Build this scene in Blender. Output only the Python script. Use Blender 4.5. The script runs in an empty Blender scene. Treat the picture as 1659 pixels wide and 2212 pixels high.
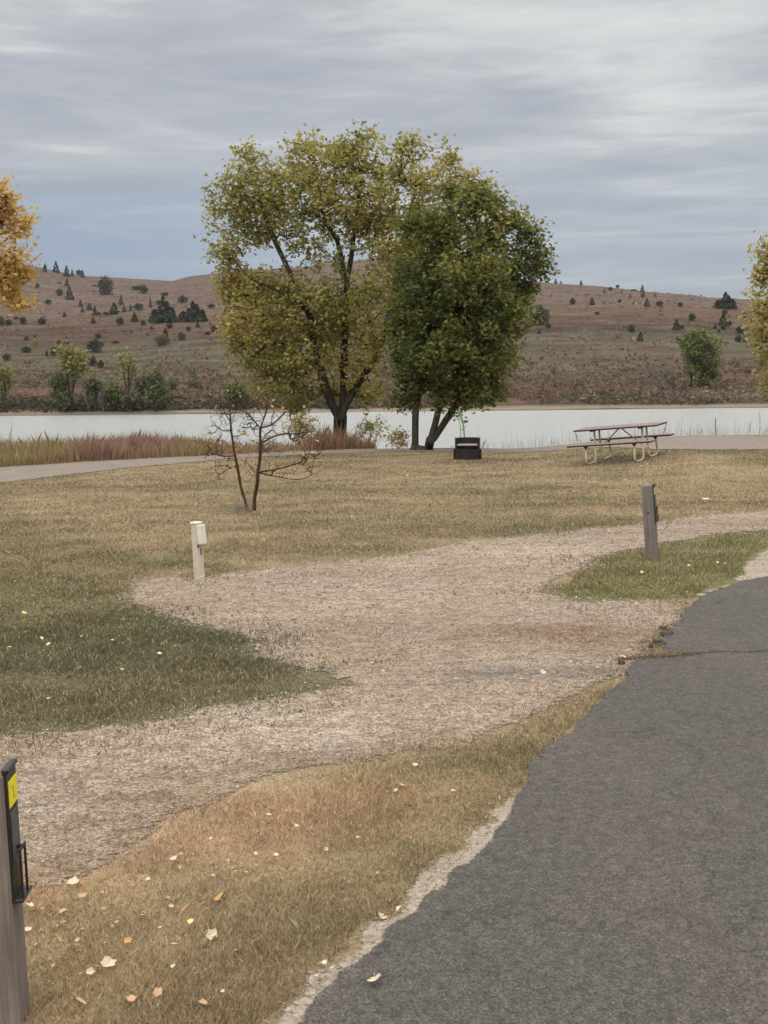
import bpy, math, random, time
T0 = time.time()
def tick(n): print('TICK', n, round(time.time()-T0, 1))
import numpy as np
from mathutils import Vector, Matrix
from mathutils.geometry import delaunay_2d_cdt
random.seed(7); rng = np.random.default_rng(7)
scene = bpy.context.scene
C = scene.collection
R = math.radians
# ---------------------------------------------------------------- camera
FPX = 2500.0; CX, CY = 829.5, 1106.0
PITCH = math.atan(277.0/FPX); ROLL = R(0.62); CAMH = 1.9
cam_d = bpy.data.cameras.new('camera'); cam = bpy.data.objects.new('camera', cam_d); C.objects.link(cam)
cam_d.sensor_fit = 'HORIZONTAL'; cam_d.sensor_width = 36; cam_d.lens = 36*FPX/1659.0
cam_d.clip_start = .05; cam_d.clip_end = 6000
CM = Matrix.Rotation(math.pi/2-PITCH, 3, 'X') @ Matrix.Rotation(-ROLL, 3, 'Z')
cam.matrix_world = Matrix.Translation((0, 0, CAMH)) @ CM.to_4x4()
scene.camera = cam
def ray(px, py):
    return (CM @ Vector(((px-CX)/FPX, (CY-py)/FPX, -1))).normalized()
def project(p):
    v = CM.transposed() @ (Vector(p)-Vector((0, 0, CAMH)))
    return (CX+FPX*v.x/-v.z, CY-FPX*v.y/-v.z)
# ---------------------------------------------------------------- terrain
def ss(a, b, x):
    t = np.clip((np.asarray(x, float)-a)/(b-a), 0, 1); return t*t*(3-2*t)
WATER = -1.8
def crest(X): return 33.5-3.6*ss(2, 6.8, X)
def near_h(X, Y):
    X = np.asarray(X, float); Y = np.asarray(Y, float)
    z = .30*ss(3.3, 7.6, X)*ss(20, 26, Y) + .035*np.clip(Y-26, 0, 5)*ss(3, 7, X)
    yc = crest(X)
    z = z - 2.6*ss(0, 15, Y-yc)-.2*ss(0, 1.5, Y-yc)*0
    z = z + .02*np.sin(X*.35+.4)*ss(13, 20, Y)*np.cos(Y*.5)*(1-ss(-1, 0, Y-yc))
    return z
RX = [-3000,-1500,-700,-200,0,90,180,240,385,420,470,560,650,760,820,900,1000,1100,1200,1300,1400,1500,1600,1660,2000,2600,3400,5000]
RY = [600,560,590,545,560,573,593,597,606,596,590,583,576,563,557,566,585,600,612,618,630,641,646,648,655,620,640,600]
KX = [-3000,-1000,0,100,170,300,370,450,700,900,1150,1300,1500,1660,2400,5000]
KY = [690,700,690,688,682,673,668,668,672,668,658,656,658,668,672,680]
def elev(px, py):
    hor = 829-(px-CX)*math.tan(ROLL)
    return np.tan(np.arctan((CY-(py-(hor-829)))/FPX)-PITCH)
def wob(X, Y, s, seed):
    r = np.random.default_rng(seed); z = 0
    for k in range(7):
        a = r.uniform(0, 6.28); f = s*(1.45**k); ph = r.uniform(0, 6.28)
        z = z + np.sin((X*np.cos(a)+Y*np.sin(a))*f+ph+1.3*np.sin((X*np.sin(a)-Y*np.cos(a))*f*.7+ph*2))/(1.4**k)
    return z/2.2
def hill_h(X, Y):
    X = np.asarray(X, float); Y = np.asarray(Y, float)
    Ys = np.maximum(Y, 100)
    px = CX+FPX*X/Ys
    er = elev(px, np.interp(px, RX, RY)); ec = elev(px, np.interp(px, KX, KY))
    e0 = (-.6-CAMH)/160.
    ysh = 154+1.6*wob(X, 0*X, .05, 3)
    zs = WATER-.6+ (Y-ysh+3)*.24
    s = np.clip((Y-160)/150, 0, 1)
    z1 = CAMH+(e0+(ec-e0)*s**1.05)*Y + .55*wob(X, Y, .05, 5)*ss(165, 210, Y)*(1-ss(290, 312, Y))
    zc = CAMH+ec*310
    z2 = zc-2.2*ss(310, 345, Y)
    e350 = (zc-2.2-CAMH)/350.
    t = np.clip((Y-350)/260, 0, 1)
    z3 = CAMH+(e350+(er-e350)*t)*Y + 2.2*wob(X, Y, .022, 9)*ss(360, 430, Y)*(1-ss(560, 606, Y))
    zr = CAMH+er*610
    z4 = zr-(Y-610)*.07
    z = np.where(Y < 160, np.minimum(zs, -.6+0*Y), np.where(Y < 310, z1, np.where(Y < 350, z2, np.where(Y < 610, z3, z4))))
    return z
def H(X, Y):
    Y = np.asarray(Y, float)
    return np.where(Y < 110, near_h(X, Y), hill_h(X, Y))
def hit(px, py):
    d = np.array(ray(px, py)); lo, hi, n = 1.5, 1400.0, 1600
    for it in range(3):
        t = np.geomspace(lo, hi, n); X = d[0]*t; Y = d[1]*t; Z = CAMH+d[2]*t
        h = near_h(X, Y) if hi < 100 else H(X, Y)
        if hi >= 100: h = np.where((Y > 50) & (Y < 150), np.maximum(h, WATER), h)
        k = int(np.argmax(Z <= h)) if (Z <= h).any() else n-1
        lo, hi, n = t[max(k-1, 0)], t[k], 40
    return Vector((X[k], Y[k], float(h[k])))
def at_depth(px, py, Y):
    d = ray(px, py); k = Y/d.y
    return Vector((d.x*k, Y, CAMH+d.z*k))
# ---------------------------------------------------------------- tags
def tag(o, label=None, cat=None, group=None, kind=None):
    if label: o['label'] = label
    if cat: o['category'] = cat
    if group: o['group'] = group
    if kind: o['kind'] = kind
    return o
def empty(name, loc, rz=0):
    o = bpy.data.objects.new(name, None); C.objects.link(o); o.location = loc; o.rotation_euler = (0, 0, rz)
    o.empty_display_size = .2
    return o
# ---------------------------------------------------------------- mesh building
class MB:
    def __init__(s): s.v = []; s.f = []; s.m = []; s.cm = 0
    def add(s, vs, fs):
        n = len(s.v); s.v += [tuple(v) for v in vs]; s.f += [tuple(i+n for i in f) for f in fs]; s.m += [s.cm]*len(fs)
    def box(s, c, size, M=None, bev=0.0):
        x, y, z = [q/2 for q in size]; b = min(bev, x*.9, y*.9, z*.9)
        if b <= 0:
            vs = [Vector((i*x, j*y, k*z)) for i in (-1, 1) for j in (-1, 1) for k in (-1, 1)]
            fs = [(0, 1, 3, 2), (4, 6, 7, 5), (0, 4, 5, 1), (2, 3, 7, 6), (0, 2, 6, 4), (1, 5, 7, 3)]
        else:
            vs = []; idx = {}
            for i in (-1, 1):
                for j in (-1, 1):
                    for k in (-1, 1):
                        for ax, p in enumerate(((i*x, j*(y-b), k*(z-b)), (i*(x-b), j*y, k*(z-b)), (i*(x-b), j*(y-b), k*z))):
                            idx[(i, j, k, ax)] = len(vs); vs.append(Vector(p))
            I = lambda i, j, k, a: idx[(i, j, k, a)]
            fs = []
            for q in (-1, 1):
                fs.append([I(q, -1, -1, 0), I(q, 1, -1, 0), I(q, 1, 1, 0), I(q, -1, 1, 0)][::q])
                fs.append([I(-1, q, -1, 1), I(-1, q, 1, 1), I(1, q, 1, 1), I(1, q, -1, 1)][::q])
                fs.append([I(-1, -1, q, 2), I(1, -1, q, 2), I(1, 1, q, 2), I(-1, 1, q, 2)][::q])
            for i in (-1, 1):
                for j in (-1, 1):
                    fs.append([I(i, j, -1, 0), I(i, j, 1, 0), I(i, j, 1, 1), I(i, j, -1, 1)][::-i*j])
                    fs.append([I(i, -1, j, 0), I(i, 1, j, 0), I(i, 1, j, 2), I(i, -1, j, 2)][::i*j])
                    fs.append([I(-1, i, j, 1), I(1, i, j, 1), I(1, i, j, 2), I(-1, i, j, 2)][::-i*j])
                    for k in (-1, 1): fs.append([I(i, j, k, 0), I(i, j, k, 1), I(i, j, k, 2)][::i*j*k])
        c = Vector(c)
        vs = [(M @ v if M else v)+c for v in vs]
        s.add(vs, fs)
    def tube(s, pts, r, n=8, cap=True):
        pts = [Vector(p) for p in pts]; rs = r if isinstance(r, (list, tuple)) else [r]*len(pts)
        up = None; vs = []
        for i, p in enumerate(pts):
            t = (pts[min(i+1, len(pts)-1)]-pts[max(i-1, 0)])
            t = t.normalized() if t.length > 1e-9 else Vector((0, 0, 1))
            if up is None: up = t.orthogonal().normalized()
            up = (up-t*up.dot(t)).normalized(); w = t.cross(up)
            for k in range(n):
                a = 2*math.pi*k/n; vs.append(p+(up*math.cos(a)+w*math.sin(a))*rs[i])
        fs = []
        for i in range(len(pts)-1):
            for k in range(n): fs.append((i*n+k, i*n+(k+1) % n, (i+1)*n+(k+1) % n, (i+1)*n+k))
        if cap: fs.append(tuple(range(n))[::-1]); fs.append(tuple((len(pts)-1)*n+k for k in range(n)))
        s.add(vs, fs)
    def build(s, name, mat, parent=None, smooth=False):
        me = bpy.data.meshes.new(name); me.from_pydata(s.v, [], s.f)
        for m in (mat if isinstance(mat, (list, tuple)) else [mat]): me.materials.append(m)
        me.polygons.foreach_set('material_index', s.m)
        if smooth: me.polygons.foreach_set('use_smooth', [True]*len(me.polygons))
        me.update()
        o = bpy.data.objects.new(name, me); C.objects.link(o)
        if parent: o.parent = parent
        return o
def fastmesh(name, V, F, mat, col=None, parent=None, smooth=False):
    """V (n,3), F (m,k) one face size, col (n,3)."""
    me = bpy.data.meshes.new(name)
    V = np.ascontiguousarray(V, np.float32); F = np.ascontiguousarray(F, np.int32); k = F.shape[1]
    me.vertices.add(len(V)); me.vertices.foreach_set('co', V.ravel())
    me.loops.add(F.size); me.loops.foreach_set('vertex_index', F.ravel())
    me.polygons.add(len(F)); me.polygons.foreach_set('loop_start', np.arange(len(F), dtype=np.int32)*k)
    me.update(calc_edges=True)
    if col is not None:
        a = me.color_attributes.new('col', 'FLOAT_COLOR', 'POINT')
        a.data.foreach_set('color', np.ascontiguousarray(np.c_[col, np.ones(len(col))], np.float32).ravel())
    me.polygons.foreach_set('use_smooth', np.full(len(F), smooth))
    me.materials.append(mat)
    o = bpy.data.objects.new(name, me); C.objects.link(o)
    if parent: o.parent = parent
    return o
def bezier(pts, n=8):
    """Catmull-Rom through pts"""
    P = [Vector(p) for p in pts]; P = [2*P[0]-P[1]]+P+[2*P[-1]-P[-2]]; out = []
    for i in range(1, len(P)-2):
        for k in range(n):
            t = k/n; a, b, c, d = P[i-1:i+3]
            out.append(.5*((2*b)+(c-a)*t+(2*a-5*b+4*c-d)*t*t+(-a+3*b-3*c+d)*t**3))
    out.append(P[-2]); return out
# ---------------------------------------------------------------- materials
class NT:
    def __init__(s, name):
        s.m = bpy.data.materials.new(name); s.m.use_nodes = True; s.t = s.m.node_tree; s.t.nodes.clear()
        s.out = s.t.nodes.new('ShaderNodeOutputMaterial')
    def n(s, typ, ins=None, **kw):
        nd = s.t.nodes.new(typ)
        for k, v in kw.items(): setattr(nd, k, v)
        for k, v in (ins or {}).items():
            if isinstance(v, bpy.types.NodeSocket): s.t.links.new(v, nd.inputs[k])
            else: nd.inputs[k].default_value = v
        return nd
    def pos(s): return s.n('ShaderNodeNewGeometry').outputs['Position']
    def scl(s, v, sc):
        return s.n('ShaderNodeMapping', {'Vector': v, 'Scale': sc}).outputs[0]
    def noise(s, v, scale, detail=4, rough=.55, dist=0): return s.n('ShaderNodeTexNoise', {'Vector': v, 'Scale': scale, 'Detail': detail, 'Roughness': rough, 'Distortion': dist}).outputs['Fac']
    def ramp(s, f, stops, interp='LINEAR'):
        nd = s.n('ShaderNodeValToRGB', {'Fac': f}); cr = nd.color_ramp; cr.interpolation = interp
        while len(cr.elements) < len(stops): cr.elements.new(.5)
        for e, (p, c) in zip(cr.elements, stops):
            e.position = p; e.color = (c, c, c, 1) if isinstance(c, (int, float)) else (*c, 1)
        return nd.outputs[0]
    def mix(s, f, a, b, mode='MIX'):
        nd = s.n('ShaderNodeMix', data_type='RGBA', blend_type=mode)
        for sock, v in ((nd.inputs[0], f), (nd.inputs[6], a), (nd.inputs[7], b)):
            if isinstance(v, bpy.types.NodeSocket): s.t.links.new(v, sock)
            else: sock.default_value = v if isinstance(v, (int, float)) else (*v, 1) if len(v) == 3 else v
        return nd.outputs[2]
    def math(s, op, a, b=0.0, clamp=False):
        nd = s.n('ShaderNodeMath', operation=op, use_clamp=clamp)
        for i, v in ((0, a), (1, b)):
            if isinstance(v, bpy.types.NodeSocket): s.t.links.new(v, nd.inputs[i])
            else: nd.inputs[i].default_value = v
        return nd.outputs[0]
    def bump(s, h, strength, dist=.02): return s.n('ShaderNodeBump', {'Height': h, 'Strength': strength, 'Distance': dist}).outputs[0]
    def bsdf(s, col, rough=.9, bump=None, spec=.3, **kw):
        ins = {'Base Color': col if isinstance(col, bpy.types.NodeSocket) else (*col, 1), 'Roughness': rough, 'Specular IOR Level': spec}
        ins.update(kw)
        if bump is not None: ins['Normal'] = bump
        b = s.n('ShaderNodeBsdfPrincipled', ins); s.t.links.new(b.outputs[0], s.out.inputs[0]); return s.m
def leaf_mat(name, stops=None, trans=.35, attr=False, rough=.7):
    t = NT(name)
    if attr: col = t.n('ShaderNodeAttribute', attribute_name='col').outputs['Color']
    else:
        rnd = t.n('ShaderNodeNewGeometry').outputs['Random Per Island']
        big = t.noise(t.pos(), .55, 2)
        f = t.math('ADD', t.math('MULTIPLY', rnd, .55), t.math('MULTIPLY', t.math('SUBTRACT', big, .5), 1.5))
        f = t.math('ADD', f, .225)
        col = t.ramp(f, stops)
    d = t.n('ShaderNodeBsdfPrincipled', {'Base Color': col, 'Roughness': rough, 'Specular IOR Level': .25})
    tr = t.n('ShaderNodeBsdfTranslucent', {'Color': col})
    mx = t.n('ShaderNodeMixShader', {0: trans, 1: d.outputs[0], 2: tr.outputs[0]})
    t.t.links.new(mx.outputs[0], t.out.inputs[0]); return t.m
def wood_mat(name, stops, scale=1.0, vert=True, rough=.85):
    t = NT(name); p = t.n('ShaderNodeTexCoord').outputs['Object']
    q = t.scl(p, (60*scale, 60*scale, 2.2*scale) if vert else (2.2*scale, 60*scale, 60*scale))
    a = t.noise(q, 1, 5, .6, .4); b = t.noise(p, 5*scale, 3)
    f = t.math('ADD', t.math('MULTIPLY', a, .65), t.math('MULTIPLY', b, .35))
    return t.bsdf(t.ramp(f, stops), rough, t.bump(a, .5, .004))
def plain(name, col, rough=.6, var=.15, spec=.4, scale=25, metallic=0):
    t = NT(name); p = t.n('ShaderNodeTexCoord').outputs['Object']
    f = t.noise(p, scale, 5, .6)
    c0 = tuple(c*(1-var) for c in col); c1 = tuple(min(1, c*(1+var)) for c in col)
    return t.bsdf(t.ramp(f, [(.3, c0), (.7, c1)]), rough, t.bump(f, .15, .003), spec, Metallic=metallic)

def bark_mat(name, c0, c1):
    t = NT(name); p = t.pos()
    a = t.noise(t.scl(p, (22, 22, 5)), 1, 5, .65, .6)
    return t.bsdf(t.ramp(a, [(.3, c0), (.7, c1)]), .95, t.bump(a, .8, .02), .1)
M = {}
M['bark'] = bark_mat('bark', (.022, .018, .013), (.085, .072, .055))
M['bark_young'] = bark_mat('bark_young', (.03, .02, .013), (.105, .07, .036))
M['bark_pale'] = bark_mat('bark_pale', (.13, .11, .09), (.27, .24, .2))

# ground thatch: colour comes from the zone attribute, speckled
def ground_mat():
    t = NT('thatch'); p = t.pos()
    base = t.n('ShaderNodeAttribute', attribute_name='col').outputs['Color']
    a = t.noise(p, 60, 4, .7); b = t.noise(t.scl(p, (.55, 1.6, 1)), 1.6, 5, .65)
    c = t.mix(.9, base, t.ramp(a, [(.25, .5), (.75, 1.5)]), 'MULTIPLY')
    c = t.mix(.6, c, t.ramp(b, [(.3, (.72, .76, .72)), (.7, (1.25, 1.2, 1.12))]), 'MULTIPLY')
    return t.bsdf(c, 1, t.bump(a, .6, .02), .1)
M['ground'] = ground_mat()
def soft_edge(t, p, shader, scale=14, lo=.15, hi=.75):
    ed = t.n('ShaderNodeSeparateColor', {0: t.n('ShaderNodeAttribute', attribute_name='edge').outputs['Color']}).outputs[0]
    k = t.math('ADD', ed, t.math('MULTIPLY', t.math('SUBTRACT', t.noise(p, scale, 6, .75), .5), 1.6))
    k = t.ramp(k, [(lo, 0), (lo+.12, 1)])
    k = t.math('MAXIMUM', k, t.ramp(ed, [(hi, 0), (hi+.15, 1)]))
    k = t.math('MULTIPLY', k, t.ramp(t.math('SUBTRACT', ed, t.math('MULTIPLY', t.noise(p, scale*2.5, 4, .7), .25)), [(0, 0), (.06, 1)]))
    tr = t.n('ShaderNodeBsdfTransparent')
    mx = t.n('ShaderNodeMixShader', {0: k, 1: tr.outputs[0], 2: shader}); t.t.links.new(mx.outputs[0], t.out.inputs[0])
def gravel_mat():
    t = NT('gravel'); p = t.pos()
    v = t.n('ShaderNodeTexVoronoi', {'Vector': p, 'Scale': 85.0, 'Randomness': 1.0})
    v2 = t.n('ShaderNodeTexVoronoi', {'Vector': p, 'Scale': 33.0})
    stone = t.ramp(t.n('ShaderNodeSeparateColor', {'Color': v.outputs['Color']}).outputs[0], [(0, (.19, .15, .12)), (.3, (.31, .25, .205)), (.7, (.385, .32, .265)), (1, (.50, .44, .375))])
    st2 = t.ramp(t.n('ShaderNodeSeparateColor', {'Color': v2.outputs['Color']}).outputs[0], [(0, .72), (1, 1.22)])
    c = t.mix(.8, stone, st2, 'MULTIPLY')
    big = t.noise(t.scl(p, (.7, 1.5, 1)), .9, 5, .6, .5)
    c = t.mix(t.ramp(big, [(.35, 0), (.65, .75)]), c, t.mix(1, c, (.80, .70, .58), 'MULTIPLY'))
    med = t.noise(t.scl(p, (1, 1.6, 1)), 5, 5, .7)
    c = t.mix(t.ramp(med, [(.35, .75), (.52, 0)]), c, t.mix(1, c, (.55, .49, .43), 'MULTIPLY'))
    h = t.math('ADD', t.math('MULTIPLY', v.outputs['Distance'], -1), t.math('MULTIPLY', med, 1.3))
    c = t.mix(1, c, t.n('ShaderNodeAttribute', attribute_name='tone').outputs['Color'], 'MULTIPLY'); c = t.mix(1, c, (.95, .945, .905), 'MULTIPLY')
    t.bsdf(c, .95, t.bump(h, .8, .012), .2); b = [n for n in t.t.nodes if n.type == 'BSDF_PRINCIPLED'][0]
    soft_edge(t, p, b.outputs[0]); return t.m
M['gravel'] = gravel_mat()
def asphalt_mat(name='asphalt', k=1.0, tint=(1, 1, 1), soft=False):
    t = NT(name); p = t.pos()
    v = t.n('ShaderNodeTexVoronoi', {'Vector': p, 'Scale': 150.0})
    sp = t.n('ShaderNodeSeparateColor', {'Color': v.outputs['Color']}).outputs[1]
    c = t.ramp(sp, [(0, tuple(k*x for x in (.052, .046, .042))), (.5, tuple(k*x for x in (.090, .079, .073))), (.95, tuple(k*x for x in (.125, .110, .100))), (1, tuple(k*x for x in (.165, .15, .135)))])
    big = t.noise(p, .8, 5, .6, .3)
    c = t.mix(t.ramp(big, [(.4, 0), (.62, .8)]), c, t.mix(1, c, (.92, .99, .96), 'MULTIPLY'))
    med = t.noise(p, 22, 5, .75)
    c = t.mix(1, c, t.ramp(med, [(.3, .7), (.7, 1.32)]), 'MULTIPLY')
    c = t.mix(1, c, tuple(a*b for a, b in zip(tint, (.92, .91, .90))), 'MULTIPLY')
    # hairline cracks
    q = t.n('ShaderNodeVectorMath', {0: p, 1: t.n('ShaderNodeTexNoise', {'Vector': p, 'Scale': 2.5, 'Detail': 5.0}).outputs['Color']}, operation='ADD').outputs[0]
    cr = t.n('ShaderNodeTexVoronoi', {'Vector': q, 'Scale': .42}, feature='DISTANCE_TO_EDGE').outputs['Distance']
    c = t.mix(t.ramp(cr, [(0, .55), (.006, 0)]), c, (.03, .027, .024))
    # wear: dusty wheel tracks along the road, pale sandy dust near its ragged rim, faint stains
    dust = t.noise(t.scl(p, (1.3, .5, 1)), 1.1, 5, .65, .4)
    c = t.mix(t.ramp(dust, [(.5, 0), (.72, .45)]), c, t.mix(1, c, (1.5, 1.42, 1.28), 'MULTIPLY'))
    st = t.noise(p, 3.1, 4, .6)
    c = t.mix(t.ramp(st, [(.28, .5), (.40, 0)]), c, t.mix(1, c, (.68, .67, .68), 'MULTIPLY'))
    t.bsdf(c, .9, t.bump(t.math('ADD', t.math('MULTIPLY', v.outputs['Distance'], -1.0), med), .7, .008), .3)
    if soft:
        b = [n for n in t.t.nodes if n.type == 'BSDF_PRINCIPLED'][0]; soft_edge(t, p, b.outputs[0], 30, .1, .6)
    return t.m
M['asphalt'] = asphalt_mat(soft=True); M['lump'] = asphalt_mat('broken_asphalt', .8)
M['path'] = asphalt_mat('worn_path', 2.5, (1.05, 1.0, .92))
def sand_mat():
    t = NT('sandy_soil'); p = t.pos(); a = t.noise(p, 45, 5, .7); b = t.noise(p, 4, 4)
    c = t.mix(.7, t.ramp(a, [(.3, (.17, .14, .105)), (.7, (.42, .36, .29))]), t.ramp(b, [(.3, .8), (.7, 1.15)]), 'MULTIPLY')
    t.bsdf(c, 1, t.bump(a, .7, .012), .1); b = [n for n in t.t.nodes if n.type == 'BSDF_PRINCIPLED'][0]
    soft_edge(t, p, b.outputs[0], 22); return t.m
M['sand'] = sand_mat()
M['blade'] = leaf_mat('grass_blade', attr=True, trans=.25, rough=.8)
def stone_mat():
    t = NT('loose_stone')
    r = t.n('ShaderNodeNewGeometry').outputs['Random Per Island']
    return t.bsdf(t.ramp(r, [(0, (.13, .10, .08)), (.35, (.25, .205, .165)), (.85, (.32, .27, .225)), (1, (.48, .43, .37))]), .9, None, .2)
M['stone'] = stone_mat()
def water_mat():
    t = NT('lake_water'); p = t.pos()
    a = t.noise(t.scl(p, (.5, 1.4, 1)), 2.2, 6, .65, .5); b = t.noise(t.scl(p, (.06, .22, 1)), 1, 3)
    h = t.math('ADD', a, t.math('MULTIPLY', b, .4))
    return t.bsdf((.36, .38, .37), .2, t.bump(h, 1.0, .33), .8, IOR=1.5)
M['water'] = water_mat()
def hill_mat():
    t = NT('hill_grass'); p = t.pos()
    z = t.n('ShaderNodeSeparateXYZ', {0: p}).outputs
    n1 = t.noise(t.scl(p, (.35, 1, 1)), .035, 6, .6, .6); n2 = t.noise(t.scl(p, (.3, 1, 1)), .16, 6, .7, .4); n3 = t.noise(p, 1.1, 5, .7)
    zz = t.math('ADD', z[2], t.math('MULTIPLY', t.math('SUBTRACT', n1, .5), 12.0))
    f = t.math('DIVIDE', zz, 40.0)
    red = (.135, .088, .065); olive = (.13, .112, .075); tan = (.175, .132, .095); pink = (.175, .124, .10); brown = (.092, .07, .054)
    c = t.ramp(f, [(0, (.13, .085, .058)), (.06, (.14, .092, .064)), (.12, olive), (.25, olive), (.33, brown), (.42, red), (.52, (.165, .118, .083)), (.6, pink), (1, pink)])
    c = t.mix(t.ramp(n2, [(.40, .85), (.56, 0)]), c, t.mix(1, c, (.60, .58, .56), 'MULTIPLY'))
    c = t.mix(t.ramp(n2, [(.55, 0), (.70, .6)]), c, (.21, .17, .12))
    c = t.mix(t.ramp(n1, [(.5, 0), (.64, .5)]), c, (.155, .095, .07))
    c = t.mix(1, c, t.ramp(n3, [(.3, .62), (.7, 1.35)]), 'MULTIPLY')
    # pale bank just above the waterline
    zb = t.math('ADD', z[2], t.math('MULTIPLY', t.math('SUBTRACT', n2, .5), .9))
    bank = t.ramp(t.math('ADD', zb, 1.9), [(.05, (.07, .058, .045)), (.3, (.21, .175, .135)), (.55, (.17, .135, .10)), (.8, (.1, .08, .05))])
    bm = t.ramp(t.math('ADD', zb, 1.9), [(.6, 1), (.9, 0)])
    c = t.mix(1, c, (.70, .705, .70), 'MULTIPLY'); c = t.mix(bm, c, bank)
    return t.bsdf(c, 1, t.bump(n2, .8, 1.5), .05)
M['hill'] = hill_mat()
# ---------------------------------------------------------------- surface outlines (traced, then laid on the ground)
def lay(pts): return [hit(*p).xy for p in pts]
road_px = [(640,2212),(680,2173),(700,2135),(727,2111),(767,2085),(803,2045),(822,2016),(850,1993),(876,1976),(912,1936),(960,1911),(975,1888),(996,1867),(1025,1838),(1062,1805),(1078,1788),(1083,1769),(1104,1740),(1124,1712),(1128,1684),(1136,1655),(1167,1623),(1209,1600),(1232,1566),(1276,1529),(1314,1495),(1334,1478),(1356,1462),(1350,1441),(1378,1428),(1429,1404),(1429,1380),(1449,1360),(1470,1340),(1473,1322),(1490,1305),(1510,1289),(1547,1275),(1605,1256),(1659,1247)]
road_l = [Vector((-2.6,-3)), Vector((-1.3,1.2))]+lay(road_px)
e = road_l[-1]; road_l += [e+Vector((1.6,.9)), e+Vector((5,2.4)), e+Vector((12,3.5)), e+Vector((30,4.5))]
road_r = [e+Vector((30,-1)), e+Vector((12,-2)), e+Vector((6,-4.5)), e+Vector((3.6,-8)), Vector((4.2,0)), Vector((3.4,-3))]
grav_px_up = [(1659,1103),(1580,1108),(1500,1115),(1400,1129),(1300,1139),(1200,1150),(1120,1157),(1050,1163),(960,1178),(900,1187),(840,1198),(770,1206),(700,1215),(600,1225),(520,1233),(470,1238),(430,1246),(380,1245),(330,1248),(290,1262),(250,1285),(262,1310),(330,1325),(380,1345),(430,1360),(480,1372),(515,1388),(525,1405),(480,1420),(600,1437),(660,1450),(728,1473),(690,1483),(600,1500),(500,1515),(430,1530),(300,1553),(150,1575),(0,1585),(-300,1612)]
grav_px_lo = [(-300,1975),(0,1945),(55,1933),(139,1915),(222,1887),(296,1841),(352,1808),(417,1771),(463,1748),(532,1725),(579,1702),(648,1679),(731,1663),(800,1652),(862,1645),(883,1631),(985,1631),(1047,1620),(1097,1583),(1134,1566),(1182,1560),(1232,1522),(1273,1495),(1314,1480),(1345,1464)]
isl_px = [(1503,1292),(1436,1296),(1334,1295),(1270,1299),(1239,1297),(1199,1277),(1222,1255),(1260,1235),(1300,1210),(1337,1196),(1395,1186),(1424,1176),(1502,1167),(1564,1155),(1659,1147)]
g_up = lay(grav_px_up); g_lo = lay(grav_px_lo); isl = lay(isl_px)
r_in = lay([(1420,1452),(1440,1400),(1445,1375),(1480,1345),(1490,1315)])   # runs under the asphalt edge
gravel_poly = [g_up[0]+Vector((14,2.4)), g_up[0]+Vector((4,.7))]+g_up+[g_up[-1]+Vector((-12,-1)), g_lo[0]+Vector((-12,-2))]+g_lo+r_in+isl+[isl[-1]+Vector((4,.9)), isl[-1]+Vector((14,2.8))]
sh_px = [(560,2212),(600,2180),(640,2150),(670,2105),(715,2080),(750,2050),(762,2010),(800,1985),(850,1975),(880,1930),(905,1895),(945,1868),(950,1850),(1000,1835),(1005,1795),(1060,1775),(1050,1755),(1085,1740),(1110,1700)]
sh = [Vector((-3.2,-3)), Vector((-1.9,1.2))]+lay(sh_px)
shoulder_poly = sh+[v+Vector((.1,-.05)) for v in lay([(1175,1705),(1100,1800),(1000,1890),(900,1985),(800,2080),(700,2190)])]+[Vector((-1.0,1.2)), Vector((-2.2,-3))]
sh2_px = [(1495,1294),(1530,1268),(1570,1262),(1600,1235),(1620,1205),(1659,1178)]
s2 = lay(sh2_px)
shoulder2_poly = s2+[s2[-1]+Vector((4,1.6)), s2[-1]+Vector((12,3)), s2[-1]+Vector((12,0)), e+Vector((1,.1)), e+Vector((0,-.2))]+lay([(1600,1275),(1540,1290),(1505,1306)])
path_lo = [Vector((-26,10)), Vector((-14,18.8)), Vector((-7.7,23.4)), Vector((-6.9,25.4)), Vector((-6.1,27.1)), Vector((-4.7,28.8)), Vector((-4.0,30)), Vector((-1.8,31.6)), Vector((.6,32.7)), Vector((3,32.2)), Vector((5.5,29.4)), Vector((6.4,27.2)), Vector((7.4,26.4)), Vector((8.7,26.4)), Vector((12,26.2)), Vector((24,25.5))]
path_up = [Vector((24,29.6)), Vector((12,29.8)), Vector((8,30.3)), Vector((5.4,32.2)), Vector((3,34.2)), Vector((0,34.6)), Vector((-2,33.3)), Vector((-4.0,31.5)), Vector((-6.2,30.1)), Vector((-7.6,29.2)), Vector((-9.2,27.7)), Vector((-16,22.8)), Vector((-28,13.6))]
path_poly = path_lo+path_up
road_poly = road_l+road_r
def densify(poly, step, amp, seed):
    r = random.Random(seed); out = []
    ph = [r.uniform(0, 6.28) for _ in range(6)]; s = 0
    for a, b in zip(poly, poly[1:]+poly[:1]):
        L = (b-a).length; n = max(1, int(L/step)); nrm = Vector((-(b-a).y, (b-a).x)).normalized() if L > 0 else Vector((0, 0))
        for k in range(n):
            q = s+L*k/n
            w = sum(math.sin(q*f+p)/(i*.6+1) for i, (f, p) in enumerate(zip((3, 6.7, 13, 24, 41, 70), ph)))
            out.append(a.lerp(b, k/n)+nrm*(w*amp*.4+r.uniform(-amp, amp)*.5))
        s += L
    return out
def inside(P, poly):
    x, y = P[:, 0], P[:, 1]; r = np.zeros(len(P), bool); n = len(poly)
    for i in range(n):
        x1, y1 = poly[i]; x2, y2 = poly[i-1]
        c = ((y1 > y) != (y2 > y)); r ^= c & (x < (x2-x1)*(y-y1)/((y2-y1) if y2 != y1 else 1e-9)+x1)
    return r
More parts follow.
